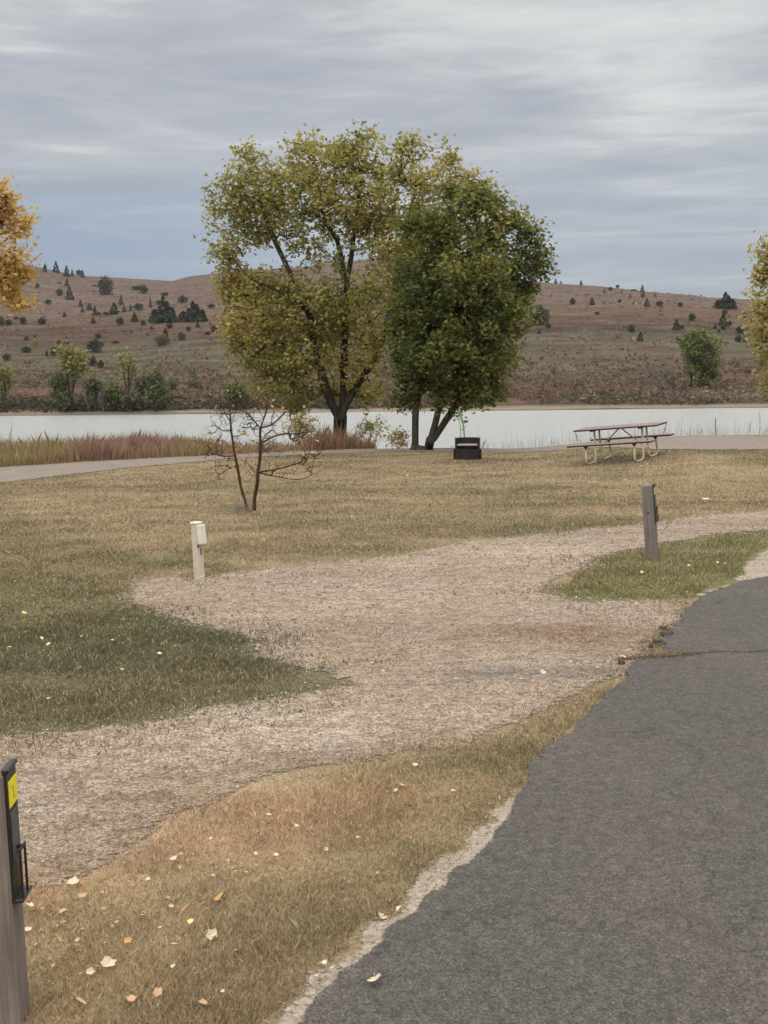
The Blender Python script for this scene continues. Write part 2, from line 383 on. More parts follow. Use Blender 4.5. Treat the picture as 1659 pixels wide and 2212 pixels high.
def edge_dist(P, poly):
    d = np.full(len(P), 1e9)
    for a, b in zip(poly, poly[1:]+poly[:1]):
        a = np.array(a); ab = np.array(b)-a; t = np.clip(((P-a)@ab)/(ab@ab+1e-12), 0, 1)
        d = np.minimum(d, np.hypot(*(P-a-t[:, None]*ab).T))
    return d
def signed(P, poly):   # positive inside
    d = edge_dist(P, poly); return np.where(inside(P, poly), d, -d)
def sheet(name, poly, z, mat, cell, thick=0.0, edge=None, tone=None):
    pts = [Vector(p) for p in poly]; n = len(pts)
    xs = [p.x for p in pts]; ys = [p.y for p in pts]
    extra = []
    if cell:
        gx = np.arange(min(xs), max(xs), cell); gy = np.arange(min(ys), max(ys), cell)
        G = np.array([(x, y) for x in gx for y in gy]); G = G[(signed(G, poly) > cell*.3)]
        extra = [Vector(g) for g in G]
    vs, es, fs, *_ = delaunay_2d_cdt(pts+extra, [(i, (i+1) % n) for i in range(n)], [], 1, 1e-6)
    V = [(v.x, v.y, float(near_h(v.x, v.y))+z) for v in vs]; F = [tuple(f) for f in fs]
    if thick:
        cnt = {}
        for f in F:
            for i in range(len(f)):
                k = (f[i], f[(i+1) % len(f)]); cnt[k] = 1
        N = len(V); V += [(x, y, zz-thick) for x, y, zz in V]
        F += [(b, a, a+N, b+N) for (a, b) in cnt if (b, a) not in cnt]
    me = bpy.data.meshes.new(name); me.from_pydata(V, [], F); me.materials.append(mat)
    used = set(i for f in F for i in f)
    import bmesh
    bm = bmesh.new(); bm.from_mesh(me); bmesh.ops.delete(bm, geom=[v for v in bm.verts if not v.link_faces], context='VERTS')
    bmesh.ops.recalc_face_normals(bm, faces=bm.faces); bm.to_mesh(me); bm.free()
    if sum(p.normal.z*p.area for p in me.polygons) < 0: me.flip_normals()
    if edge:
        Pn = np.array([v.co[:2] for v in me.vertices]); E = np.clip(edge_dist(Pn, poly)/edge, 0, 1)
        a = me.color_attributes.new('edge', 'FLOAT_COLOR', 'POINT'); a.data.foreach_set('color', np.repeat(E, 4).astype(np.float32))
        T_ = tone(Pn) if tone else np.ones((len(Pn), 3))
        a = me.color_attributes.new('tone', 'FLOAT_COLOR', 'POINT'); a.data.foreach_set('color', np.c_[T_, np.ones(len(Pn))].astype(np.float32).ravel())
    o = bpy.data.objects.new(name, me); C.objects.link(o); tag(o, kind='structure'); return o
def gravel_tone(P):
    X, Y = P.T; n = len(P); c = np.ones((n, 3)); nn = wob(X, Y, 1.3, 77)*.5+.5; n2 = wob(X, Y, 4.5, 78)*.5+.5
    def blob(px, py, rx, ry, col, k):
        nonlocal c
        h = hit(px, py); a = np.exp(-(((X-h.x)/rx)**2+((Y-h.y)/ry)**2))*k*(.5+n2); a = np.clip(a, 0, 1)[:, None]; c = c+(np.array(col)-c)*a
    blob(1230, 1452, .75, .13, (.52, .56, .62), .95); blob(1120, 1460, .6, .12, (.62, .65, .68), .6)
    blob(1290, 1375, .55, .5, (.70, .56, .44), .7); blob(1060, 1365, .9, .5, (.85, .75, .66), .5)
    blob(1050, 1205, 1.2, .9, (1.22, 1.22, 1.15), .7); blob(700, 1560, 1.2, .4, (1.12, 1.12, 1.1), .5)
    blob(300, 1700, .8, .5, (.86, .80, .72), .5); blob(700, 1640, .7, .15, (.7, .68, .66), .6); blob(800, 1420, 1.0, .3, (1.08, 1.02, .96), .5)
    return c*(.88+.24*nn)[:, None]
gravel_d = densify(gravel_poly, .12, .07, 1)
road_d = densify(road_poly, .05, .022, 2)
sheet('sandy_shoulder', densify(shoulder_poly, .08, .05, 3), .004, M['sand'], .07, edge=.09)
sheet('roadside_sand', densify(shoulder2_poly, .1, .06, 4), .008, M['sand'], .2, edge=.15)
sheet('gravel_drive', gravel_d, .006, M['gravel'], .1, edge=.38, tone=gravel_tone)
sheet('road', road_d, .014, M['asphalt'], .12, edge=.05)
sheet('path', densify(path_poly, .3, .06, 5), .012, M['path'], .7)

tick('ground colour zones')
# ---------------------------------------------------------------- ground colour zones
TAN = np.array((.285, .222, .142)); TAN2 = np.array((.385, .295, .185)); OLIVE = np.array((.172, .147, .082)); BROWN = np.array((.40, .285, .18))
GREEN = np.array((.168, .155, .074)); DGREEN = np.array((.138, .133, .078)); THATCH = np.array((.19, .14, .08))
pxcache = {}
def zone_color(X, Y):
    X = np.asarray(X, float); Y = np.asarray(Y, float)
    n1 = wob(X, Y*1.25, .62, 11)*.5+.5; n2 = wob(X, Y*1.2, 2.1, 12)*.5+.5; n3 = wob(X, Y*1.6, .23, 13)*.5+.5
    def L(a, b, t): return a+(b-a)*np.clip(t, 0, 1)[:, None]
    c = L(np.tile(TAN, (len(X), 1)), OLIVE[None], ss(.4, .75, .5*n1+.3*n2+.2*n3)*.85)
    # greener strip by the gravel and far right lawn
    P = np.c_[X, Y]
    lawn_front = 1-ss(0, 2.6, Y-(11.8+.35*(X+3)))
    c = L(c, OLIVE*.95, lawn_front*ss(.25, .6, n2)*.75)
    c = L(c, OLIVE, ss(3.0, 6, X)*ss(.3, .7, n1)*(Y > 10)*.6)
    # left green island between the two gravel arms
    m = (1-ss(9.3, 10.3, Y+.12*(X+2)))*ss(5.5, 6.5, Y)*(X < 1)
    isl_c = L(np.tile(OLIVE*.92, (len(X), 1)), DGREEN[None], ss(.35, .75, n2*.6+.4*n1))
    g2 = np.exp(-(((X+1.2)/.7)**2+((Y-8.85)/.22)**2))+.6*np.exp(-(((X+2.6)/.7)**2+((Y-8.9)/.4)**2)); isl_c = L(isl_c, np.array((.09, .112, .062)), g2*.35); isl_c = L(isl_c, TAN*.85, ss(.55, .8, n1*.4+n2*.6)*.5*(Y < 7.6))
    c = np.where((m > .5)[:, None], isl_c, c)
    # right island round the leaning post
    m = inside(P, isl+[isl[-1]+Vector((8, 1.8)), isl[-1]+Vector((8, -2.5)), e]) & (X > 1)
    c = np.where(m[:, None], L(np.tile(OLIVE*1.1, (len(X), 1)), GREEN[None], ss(.2, .6, n2)), c)
    # verge in the foreground
    m = (Y < np.minimum(5.5+.55*(X+2), 8.2)) & (X < 2.6)
    dr = np.full(len(X), 9.0)
    if m.any(): dr[m] = edge_dist(P[m], road_l[1:30])
    v = L(np.tile(BROWN, (len(X), 1)), TAN2[None], ss(.3, .7, n2))
    v = L(v, OLIVE*1.15, ss(.5, .8, .55*n1+.45*n2)*.8)
    v = L(v, OLIVE*1.0, (1-ss(.1, .75, dr))*.6)
    c = np.where(m[:, None], v, c)
    # worn patch round the fire ring
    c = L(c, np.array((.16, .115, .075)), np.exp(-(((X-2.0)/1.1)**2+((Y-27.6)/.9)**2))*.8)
    c = L(c, np.array((.10, .085, .055)), np.exp(-(((X-5.2)/1.3)**2+((Y-25.8)/1.0)**2))*.6)  # darker ground colour under the picnic table
    return c
# ---------------------------------------------------------------- ground sheet
def axis(a, b, fine_a, fine_b, step, grow=1.12):
    xs = list(np.arange(fine_a, fine_b+step/2, step)); s = step
    x = xs[-1]
    while x < b: s *= grow; x += s; xs.append(min(x, b))
    x = xs[0]; s = step
    while x > a: s *= grow; x -= s; xs.insert(0, max(x, a))
    return np.array(xs)
gx = axis(-900, 900, -9, 9, .12, 1.10); gy = axis(-300, 150, 2, 14, .1, 1.035)
gy = np.unique(np.r_[gy[gy < 14], np.arange(14, 50, .28), axis(50, 160, 50, 52, .5, 1.25)])
GX, GY = np.meshgrid(gx, gy); GZ = near_h(GX, GY)
V = np.c_[GX.ravel(), GY.ravel(), GZ.ravel()]
def grid_faces(nr, nc):
    i = np.arange(nr*nc).reshape(nr, nc)
    return np.c_[i[:-1, :-1].ravel(), i[:-1, 1:].ravel(), i[1:, 1:].ravel(), i[1:, :-1].ravel()]
tag(fastmesh('ground', V, grid_faces(*GX.shape), M['ground'], zone_color(V[:, 0], V[:, 1])*.85, smooth=True), kind='structure')
# hills beyond the lake
hx = np.r_[np.linspace(-3.2, -.42, 70)[:-1], np.linspace(-.42, .42, 300), np.linspace(.42, 3.2, 70)[1:]]
hy = np.r_[np.linspace(140, 180, 50)[:-1], np.linspace(180, 312, 60)[:-1], np.linspace(312, 352, 12)[:-1], np.linspace(352, 612, 60)[:-1], np.linspace(612, 1500, 20)]
T, HY = np.meshgrid(hx, hy); HX = T*HY; HZ = hill_h(HX, HY)
tag(fastmesh('hills', np.c_[HX.ravel(), HY.ravel(), HZ.ravel()], grid_faces(*HX.shape), M['hill'], smooth=True), kind='structure')
# lake
wv = np.array([(-700, 36, WATER), (700, 36, WATER), (700, 175, WATER), (-700, 175, WATER)], float)
tag(fastmesh('lake_water', wv, np.array([[0, 1, 2, 3]]), M['water']), kind='structure')

tick('grass')
# ---------------------------------------------------------------- grass
def blades(name, P, h, w, col, lean=.5, label=None, cat=None, clump=1.0):
    n = len(P); h = h*np.clip(1+clump*(.5*wob(P[:, 0], P[:, 1], 5.5, 17)+.3*wob(P[:, 0], P[:, 1], 1.6, 18)), .55, 2.0); Z = near_h(P[:, 0], P[:, 1]); a = rng.uniform(0, 6.283, n); b = rng.uniform(0, 6.283, n)
    side = np.c_[np.cos(a), np.sin(a), np.zeros(n)]*w[:, None]/2
    ln = rng.uniform(.1, 1, n)*lean
    tipd = np.c_[np.cos(b)*np.sin(ln), np.sin(b)*np.sin(ln), np.cos(ln)]
    base = np.c_[P, Z-.003]
    mid = base+tipd*h[:, None]*.55*np.array([.6, .6, 1.05]); tip = base+tipd*h[:, None]*np.array([1.15, 1.15, .95])
    V = np.stack([base-side, base+side, mid+side*.8, tip, mid-side*.8], 1).reshape(-1, 3)
    F = np.arange(n*5).reshape(n, 5)
    o = fastmesh(name, V, F, M['blade'], np.repeat(col, 5, 0))
    return tag(o, label, cat, kind='stuff')
def sample_ground(n, d0, d1, t0=-.52, t1=.52):
    d = np.exp(rng.uniform(math.log(d0), math.log(d1), n)); t = rng.uniform(t0, t1, n)
    return np.c_[d*t, d]
def grass_for(P):
    """thin the candidates out over gravel, road and path; returns mask"""
    sg = signed(P, gravel_d[::3]); sr = signed(P, road_poly); sp = signed(P, path_poly)
    s1 = signed(P, shoulder_poly); s2_ = signed(P, shoulder2_poly)
    u = rng.uniform(0, 1, len(P)); nn = wob(P[:, 0], P[:, 1], 2.4, 21)*.5+.5
    lim = np.where(sg > 0, np.clip(.42*np.exp(-sg/np.where(nn > .5, .34, .16))+.035*(nn > .6)*(P[:, 1] < 8), 0, 1), np.clip(.65-sg*2, 0, 1))
    lim = lim*np.where(s1 > 0, .10*np.exp(-s1/.05)+.02, 1)*np.where(s2_ > 0, .06, 1)
    patch = np.clip(.35+1.5*nn, 0, 1)
    return (u < lim*patch) & (sr < .01) & (sp < .02)
P = sample_ground(640000, 2.3, 9.5); P = P[grass_for(P)]
verge = P[(P[:, 1] < 7.6)]; rest = P[(P[:, 1] >= 7.6)]
def jit(c, s=.22):
    n = len(c); return np.clip(c*np.exp(rng.normal(0, s, (n, 1)))*np.exp(rng.normal(0, .06, (n, 3))), .01, .9)
def straw(c, frac):
    m = rng.uniform(0, 1, len(c)) < frac; c = c.copy(); c[m] = np.array((.46, .36, .225)); return c
d = np.hypot(*verge.T)
blades('verge_grass', verge, rng.uniform(.012, .042, len(d))*np.where(rng.uniform(0, 1, len(d)) < .04, 1.5, 1), .0024*d/4*rng.uniform(.7, 1.5, len(d)), jit(straw(zone_color(*verge.T)*1.12, .16)), 1.0, 'short brown and green verge grass between the gravel and the asphalt', 'grass')
d = np.hypot(*rest.T)
P2 = sample_ground(330000, 9.5, 33.5); P2 = P2[grass_for(P2) & (P2[:, 1] < crest(P2[:, 0])+.3)]
P2 = np.r_[rest, P2]
gap = (P2[:, 1] < 11.8+.30*(P2[:, 0]+3)) | (inside(P2, isl+[isl[-1]+Vector((8, 1.8)), isl[-1]+Vector((8, -2.5)), e]) & (P2[:, 0] > 1))
for nm, PP, hh, lb in (('island_grass', P2[gap], .05, 'green mown grass on the islands beside the gravel drive'), ('lawn_grass', P2[~gap], .045, 'dry tan mown lawn between the gravel drive and the lake')):
    d = np.hypot(*PP.T)
    blades(nm, PP, rng.uniform(.35, 1, len(d))*hh, .0033*d/4*rng.uniform(.7, 1.5, len(d)), jit(straw(zone_color(*PP.T)*1.15, .08), .16), 1.05, lb, 'grass')
# grass growing out of the crack across the asphalt
cp = [hit(*p).xy for p in [(1330,1432),(1380,1425),(1440,1420),(1500,1418),(1560,1414),(1620,1411),(1659,1409)]]
pts = []
for a, b in zip(cp, cp[1:]):
    for k in range(120):
        q = a.lerp(b, random.random()); pts.append((q.x+random.gauss(0, .012), q.y+.035*math.sin(q.x*9)+random.gauss(0, .022)))
pts = np.array(pts); keep = rng.uniform(0, 1, len(pts)) < np.clip(1.1-(pts[:, 0]-1.7)/.9, 0, 1)*(wob(pts[:, 0]*1., pts[:, 1]*0, 9, 91) > -.15); pts = pts[keep]
def raised(name, pts, h, w, col, lab):
    o = blades(name, pts, h, w, col, 1.2, lab, 'grass'); o.location.z = .013; return o
raised('crack_grass', pts, rng.uniform(.015, .04, len(pts)), rng.uniform(.006, .012, len(pts)), jit(np.tile(np.array((.23, .18, .11)), (len(pts), 1))), 'dry grass rooted in the crack across the asphalt')
m_ = MB()
cw = [Vector((q.x, q.y, .0165)) for q in bezier([Vector((*c, 0)) for c in cp]+[Vector((cp[-1].x+1.5, cp[-1].y+.05, 0))], 14)]
rr = random.Random(5)
L_ = []; 
for i, p in enumerate(cw):
    w = .004+.012*rr.random()*max(.25, 1-i/50); p = p+Vector((0, .035*math.sin(p.x*9)+rr.uniform(-.01, .01), 0)); L_ += [p+Vector((0, -w, .0015)), p+Vector((0, w, .0015))]
m_.add(L_, [(2*i, 2*i+2, 2*i+3, 2*i+1) for i in range(len(cw)-1)])
M['soil'] = plain('dark_soil', (.06, .046, .034), .98, .5, .1, 60)
tag(m_.build('road_crack', M['soil']), kind='structure')
# loose stones on the gravel
P = sample_ground(110000, 4.4, 17); sg = signed(P, gravel_d[::3]); sr = signed(P, road_poly)
dg = np.where(sg > 0, 1.0, np.exp(sg/.10)*.5); P = P[(rng.uniform(0, 1, len(P)) < dg*.75) & (sr < .0)]
P3 = sample_ground(16000, 3.3, 7); s1 = signed(P3, shoulder_poly); P3 = P3[(s1 > -.02) & (signed(P3, road_poly) < 0)]
P = np.r_[P, P3]
n = len(P); sz = rng.lognormal(math.log(.0047), .4, n)*np.clip(np.hypot(*P.T)/7, .8, 1.7)
O6 = np.array([(1, 0, 0), (0, 1, 0), (-1, 0, 0), (0, -1, 0), (0, 0, .75), (0, 0, -.4)])
V = O6[None]*sz[:, None, None]*rng.uniform(.6, 1.4, (n, 6, 1)); a = rng.uniform(0, 6.28, n); ca, sa = np.cos(a)[:, None], np.sin(a)[:, None]
V = np.stack([V[..., 0]*ca-V[..., 1]*sa, V[..., 0]*sa+V[..., 1]*ca, V[..., 2]], -1)
V += np.c_[P, near_h(*P.T)+.008][:, None]
F = np.array([(0, 1, 4), (1, 2, 4), (2, 3, 4), (3, 0, 4)])[None]+(np.arange(n)*6)[:, None, None]
tag(fastmesh('loose_gravel', V.reshape(-1, 3), F.reshape(-1, 3), M['stone']), 'small pale stones strewn over the gravel drive', 'gravel', kind='stuff')

tick('trees')
# ---------------------------------------------------------------- trees
def tube_mesh(P0, P1, r0, r1, k=5):
    D = P1-P0; L = np.linalg.norm(D, axis=1, keepdims=True)+1e-9; D = D/L
    ref = np.where(np.abs(D[:, 2:3]) > .9, np.array([[1., 0, 0]]), np.array([[0, 0, 1.]]))
    U = np.cross(D, ref); U /= np.linalg.norm(U, axis=1, keepdims=True)+1e-9; W = np.cross(D, U)
    a = np.arange(k)*2*np.pi/k
    ring = (U[:, None]*np.cos(a)[None, :, None]+W[:, None]*np.sin(a)[None, :, None])
    A = P0[:, None]+ring*r0[:, None, None]; B = (P1+D*r1[:, None]*.3)[:, None]+ring*r1[:, None, None]
    V = np.concatenate([A, B], 1).reshape(-1, 3); n = len(P0)
    i = np.arange(k); q = np.stack([i, (i+1) % k, (i+1) % k+k, i+k], 1)
    F = (q[None]+(np.arange(n)*2*k)[:, None, None]).reshape(-1, 4)
    return V, F
def skeleton(base, limbs, attr, step, r, rtip, exp=2.3, up=.15, maxr=1e9):
    pts = []; par = []
    for li, L in enumerate(limbs):
        L = bezier(L, 6) if len(L) > 2 else [Vector(q) for q in L]
        dense = [L[0]]
        for a, b in zip(L, L[1:]):
            k = max(1, int((b-a).length/step)); dense += [a.lerp(b, (j+1)/k) for j in range(k)]
        if pts:
            A = np.array(pts); d = np.linalg.norm(A-np.array(dense[0]), axis=1); p = int(d.argmin()); st = 0
        else: p = -1; st = 0
        for q in dense[st:]:
            pts.append(tuple(q)); par.append(p); p = len(pts)-1
    P = np.zeros((200000, 3)); n = len(pts); P[:n] = pts; par = par[:]
    attr = np.asarray(attr)
    dist0 = np.array([np.min(np.linalg.norm(P[:n]-a, axis=1)) for a in attr]); order = np.argsort(dist0)
    tips = []; dirs = [0]*0
    for ai in order:
        a = attr[ai]; v = a-P[:n]; d = np.linalg.norm(v, axis=1)
        cost = d*(1+.5*np.clip(-v[:, 2]/(d+1e-6), 0, 1))+.15*np.maximum(0, .5-(P[:n, 2]-base[2]))
        j = int(cost.argmin()); L = d[j]
        k = max(2, int(L/step)); p = j; s = P[j]
        mid = (s+a)/2+np.array([r.normal(0, .07)*L, r.normal(0, .10)*L, r.normal(.02, .06)*L-up*0.3*L])
        for q in range(1, k+1):
            t = q/k; x = (1-t)**2*s+2*t*(1-t)*mid+t*t*a
            if q < k: x = x+r.normal(0, .08*step, 3)
            P[n] = x; par.append(p); p = n; n += 1
        tips.append(p)
    P = P[:n]; par = np.array(par)
    w = np.zeros(n); has = np.zeros(n, bool); has[par[par >= 0]] = True; w[~has] = 1
    for i in range(n-1, -1, -1):
        if par[i] >= 0: w[par[i]] += w[i]
    rad = np.minimum(rtip*w**(1/exp), maxr)
    return P, par, rad, np.array(tips)
def leaf_quads(Cn, size, r, flat=.5, fold=.25):
    n = len(Cn); nrm = r.normal(0, 1, (n, 3)); nrm[:, 2] += flat*np.sign(nrm[:, 2])
    nrm /= np.linalg.norm(nrm, axis=1, keepdims=True); t = np.cross(nrm, r.normal(0, 1, (n, 3))); t /= np.linalg.norm(t, axis=1, keepdims=True)
    b = np.cross(nrm, t); s = size[:, None]
    V = np.stack([Cn-t*s*.5, Cn+b*s*.42-t*s*.08+nrm*s*fold*.4, Cn+t*s*.62, Cn-b*s*.42-t*s*.08+nrm*s*fold*.4], 1).reshape(-1, 3)
    return V, np.arange(4*n).reshape(n, 4)
def make_tree(name, label, cat, base, limbs, lobes, n_attr, leaves, lsize, lspread, lmat, bmat, seed, step=.3, rtip=.009, exp=2.3, group=None, maxr=1e9, k=5, surf=.55, avoid=None, crown='crown', trunk='trunk', up=.15, tail=3, extra=None, rag=0.0):
    r = np.random.default_rng(seed); base = np.array(base)
    vol = np.array([l[1][0]*l[1][2] for l in lobes])**.9; cnt = r.multinomial(n_attr, vol/vol.sum())
    at = []
    for (c, rad), m in zip(lobes, cnt):
        v = r.normal(0, 1, (m, 3)); v /= np.linalg.norm(v, axis=1, keepdims=True)
        at.append(np.array(c)+v*np.array(rad)*(r.uniform(0, 1, (m, 1))**(surf))*(1+rag*r.normal(0, 1, (m, 1)))+np.array((0, 0, rag*.6))*np.abs(r.normal(0, 1, (m, 1))))
    at = np.concatenate(at)
    if extra: at = np.r_[at, np.array([[c+r.uniform(-.5, .5)*q for c, q in zip(*extra)] for _ in range(420)])]
    if avoid: at = at[[not any((((a-np.array(c))/np.array(q))**2).sum() < 1 for c, q in avoid) for a in at]]
    P, par, rad, tips = skeleton(base, limbs, at, step, r, rtip, exp, up, maxr)
    root = empty(name, tuple(base)); tag(root, label, cat, group)
    m = par >= 0; i = np.where(m)[0]; j = par[i]
    P = P-base
    V, F = tube_mesh(P[j], P[i], np.minimum(rad[j], rad[i]*1.5), rad[i], k)
    # root flare
    fastmesh(trunk, V, F, bmat, parent=root, smooth=True)
    if leaves:
        chain = []
        for t in tips:
            q = t
            for _ in range(tail):
                chain.append(q); q = par[q]
                if q < 0: break
        chain = np.array(chain); pick = chain[r.integers(0, len(chain), int(leaves*len(tips)))]
        Cn = P[pick]+np.clip(r.normal(0, lspread, (len(pick), 3)), -1.7*lspread, 1.7*lspread)*np.array([1, 1, .85])
        Vl, Fl = leaf_quads(Cn, r.uniform(.5, 1.4, len(Cn))*lsize, r)
        fastmesh(crown, Vl, Fl, lmat, parent=root)
    return root
def lobes_px(L, Y0, sy):
    """(px, py, rx, ry, dy) -> world ellipsoids standing at depth Y0+dy"""
    out = []
    for (px, py, rx, ry, dy) in L:
        Y = Y0+dy; c = at_depth(px, py, Y); s = Y/FPX
        out.append((tuple(c), (rx*s, sy*(rx+ry)*s*.5, ry*s)))
    return out
def line_px(L, Y0): return [at_depth(px, py, Y0+dy) for px, py, dy in L]
M['leaf_olive'] = leaf_mat('olive_yellow_leaf', [(.05, (.175, .18, .055)), (.35, (.28, .27, .075)), (.6, (.38, .335, .10)), (.85, (.50, .40, .15)), (1, (.60, .48, .20))], .5)
M['leaf_dark'] = leaf_mat('dark_green_leaf', [(.05, (.08, .105, .038)), (.4, (.145, .165, .045)), (.7, (.22, .215, .055)), (1, (.34, .30, .09))], .45)
M['leaf_orange'] = leaf_mat('orange_leaf', [(.05, (.44, .30, .08)), (.5, (.60, .41, .13)), (1, (.72, .56, .26))], .52)
M['leaf_lime'] = leaf_mat('yellow_green_leaf', [(.05, (.24, .22, .06)), (.5, (.40, .35, .10)), (1, (.58, .49, .20))], .52)
YA = 36.5
gA = near_h(-1.2, YA)
LA = [(545,395,55,68,0),(500,475,52,62,.5),(488,550,42,46,-.3),(600,430,50,70,-1),(640,370,44,58,.6),(690,360,50,62,-.6),(735,400,50,80,.8),(780,345,50,58,0),(825,420,50,75,-.8),(880,358,50,60,.4),(925,420,46,60,-.5),(965,378,36,56,.5),(1025,415,46,44,.8),(1065,450,30,40,.6),
      (880,520,70,80,.9),(570,470,50,60,.9),(700,690,190,120,0),(740,440,200,110,0),(560,700,80,110,-.5),(480,600,34,40,.2),(520,630,60,40,0),(470,440,30,40,0),(790,300,34,24,.2),(650,325,30,24,0),(540,340,30,22,0),(890,318,30,24,0),(975,340,26,24,.2),(830,380,40,50,.9),(650,450,46,60,.9),(690,430,40,50,1),(640,520,40,30,-.6),(750,480,46,50,.9),(730,330,44,36,.2),(520,410,40,50,-.9),(600,640,70,50,1.2),(690,720,70,60,-.2),(500,640,36,50,.5),(610,850,70,24,.8),(690,850,50,26,.9),(780,850,50,30,1.3),(840,560,50,60,-1),(500,720,30,50,.5),(800,500,46,60,-.4),(550,500,45,45,.8),(560,620,80,46,.3),(530,690,58,60,-1.2),(600,700,60,80,1.5),(690,650,60,60,-.9),(745,700,56,80,.8),(800,640,48,90,-1.5),(560,780,75,48,.6),(640,790,70,60,-1),(720,800,60,56,1.4),(790,790,60,80,0),(590,830,60,30,0),(860,650,60,100,1.6),(680,560,30,40,.9),(900,600,60,60,1.5)]
limbsA = [[Vector((*at_depth(735,975,YA).xy, gA-.1)), at_depth(734,940,YA), at_depth(735,905,YA)],
          line_px([(735,905,0),(712,860,-.1),(692,800,-.2),(678,740,-.3),(668,680,-.3),(640,615,-.2),(612,560,-.2),(585,500,0),(560,430,0)], YA),
          line_px([(735,905,0),(755,860,.1),(780,820,.1),(812,770,.1),(830,720,.2),(848,640,.3),(858,560,.3),(880,480,.3),(900,400,.3)], YA),
          line_px([(738,900,0),(742,840,.5),(744,760,.6),(746,690,.5),(749,610,.4),(742,580,.4),(728,520,.3),(700,470,.2),(690,400,.2)], YA),
          line_px([(749,610,.4),(758,560,.4),(765,500,.4),(775,430,.3),(780,360,.2)], YA),
          line_px([(668,680,-.3),(640,650,-.8),(595,625,-1),(540,600,-1),(505,560,-.9)], YA),
          line_px([(848,640,.3),(880,560,1),(930,480,1.2),(980,400,1.2)], YA),
          line_px([(692,800,-.2),(640,760,.4),(590,740,.8),(540,720,.8)], YA)]
avA = [(tuple(at_depth(625, 560, YA)), (28*YA/FPX, 4.5, 18*YA/FPX)), (tuple(at_depth(700, 575, YA)), (14*YA/FPX, 4.5, 24*YA/FPX)), (tuple(at_depth(775, 565, YA)), (16*YA/FPX, 4.5, 22*YA/FPX))]
make_tree('cottonwood_tree', 'tall yellow-green cottonwood with forked trunk on the lake shore behind reddish grass', 'tree', (*at_depth(735,975,YA).xy, gA), limbsA, lobes_px(LA, YA, .85), 2500, 16, .117, .17, M['leaf_olive'], M['bark'], 31, rtip=.0085, exp=2.12, avoid=avA, maxr=.27, surf=.4, tail=2, rag=.16)
YB = 33.2
LB = [(1010,650,150,215,0),(980,800,120,90,0),(880,700,50,170,.2),(985,425,48,32,.5),(900,485,55,30,-.2),(1040,440,46,36,0),(1100,470,42,36,-.2),(1145,520,38,44,.2),(1172,570,28,36,0),(960,500,60,60,-.6),(1060,520,60,60,.8),(930,580,70,60,.4),(1020,600,80,70,-1.2),(1110,610,72,66,.4),(900,660,60,60,-.6),(990,690,90,66,.9),(1090,690,66,66,-.8),(880,740,50,60,.4),(960,770,90,56,-1.2),(1060,770,72,56,.8),(910,820,66,46,.6),(1000,830,76,44,-.4),(1060,850,44,30,.3),(1000,896,20,10,-.2),(870,868,40,18,.3)]
b1 = hit(897, 972); 
limbsB = [[Vector(b1)-Vector((0, 0, .1)), at_depth(897,930,YB), at_depth(898,890,YB), at_depth(902,830,YB), at_depth(915,760,YB), at_depth(930,680,YB+.2), at_depth(935,600,YB+.3), at_depth(930,520,YB+.2)],
          [at_depth(925,975,YB-.1), at_depth(930,950,YB-.1), at_depth(943,905,YB-.1), at_depth(953,850,YB-.2), at_depth(962,780,YB-.3), at_depth(980,700,YB-.3), at_depth(1000,600,YB-.2), at_depth(1020,500,YB-.1)],
          [at_depth(935,950,YB-.1), at_depth(958,915,YB), at_depth(978,885,YB), at_depth(1010,830,YB), at_depth(1040,760,YB), at_depth(1075,680,YB), at_depth(1110,590,YB), at_depth(1140,530,YB)],
          [at_depth(902,830,YB), at_depth(885,770,YB+.2), at_depth(880,700,YB+.3), at_depth(890,620,YB+.4)]]
make_tree('cottonwood_tree', 'dense dark green cottonwood on slim twin trunks right of the yellow-green tree', 'tree', tuple(hit(912, 972)), limbsB, lobes_px(LB, YB, .9), 2200, 20, .11, .15, M['leaf_dark'], M['bark'], 47, rtip=.0075, exp=2.2, maxr=.17, surf=.45, rag=.13)
# left orange tree, its trunk out of the frame
YL = 30.; gl = float(near_h(-12.2, YL))
LL = [(0,440,28,50,0),(30,490,50,42,.3),(-40,430,70,80,0),(-90,520,90,100,0),(10,560,55,45,-.5),(48,585,40,34,.3),(25,630,42,40,0),(45,660,26,26,0),(-60,620,80,70,.5),(-150,480,90,110,.4),(-200,600,80,80,0),(-120,700,80,50,0),(-100,370,60,60,0)]
tx = -130
make_tree('cottonwood_tree', 'orange-leaved cottonwood crown reaching in at the left edge', 'tree', (*at_depth(tx,800,YL).xy, gl), [[Vector((*at_depth(tx,980,YL).xy, gl-.1)), at_depth(tx,850,YL), at_depth(tx+5,760,YL), at_depth(tx-10,640,YL), at_depth(tx,500,YL)],
          [at_depth(tx,760,YL), at_depth(-80,700,YL), at_depth(-30,640,YL), at_depth(20,590,YL)], [at_depth(tx,700,YL), at_depth(-70,600,YL), at_depth(-10,500,YL)]], lobes_px(LL, YL, .9), 900, 11, .115, .15, M['leaf_orange'], M['bark'], 51, rtip=.007, maxr=.2, surf=.5, rag=.18)
YR = 31.5
LR = [(1652,540,22,34,0),(1640,600,20,26,.2),(1625,640,14,12,0),(1665,580,30,50,0),(1655,680,36,44,-.3),(1640,720,26,36,.2),(1665,780,32,50,0),(1672,840,26,34,.2),(1720,620,60,100,0),(1740,760,70,90,0),(1800,560,80,90,0),(1820,700,80,90,0)]
grr = float(near_h(12.2, YR)); tx = 1770
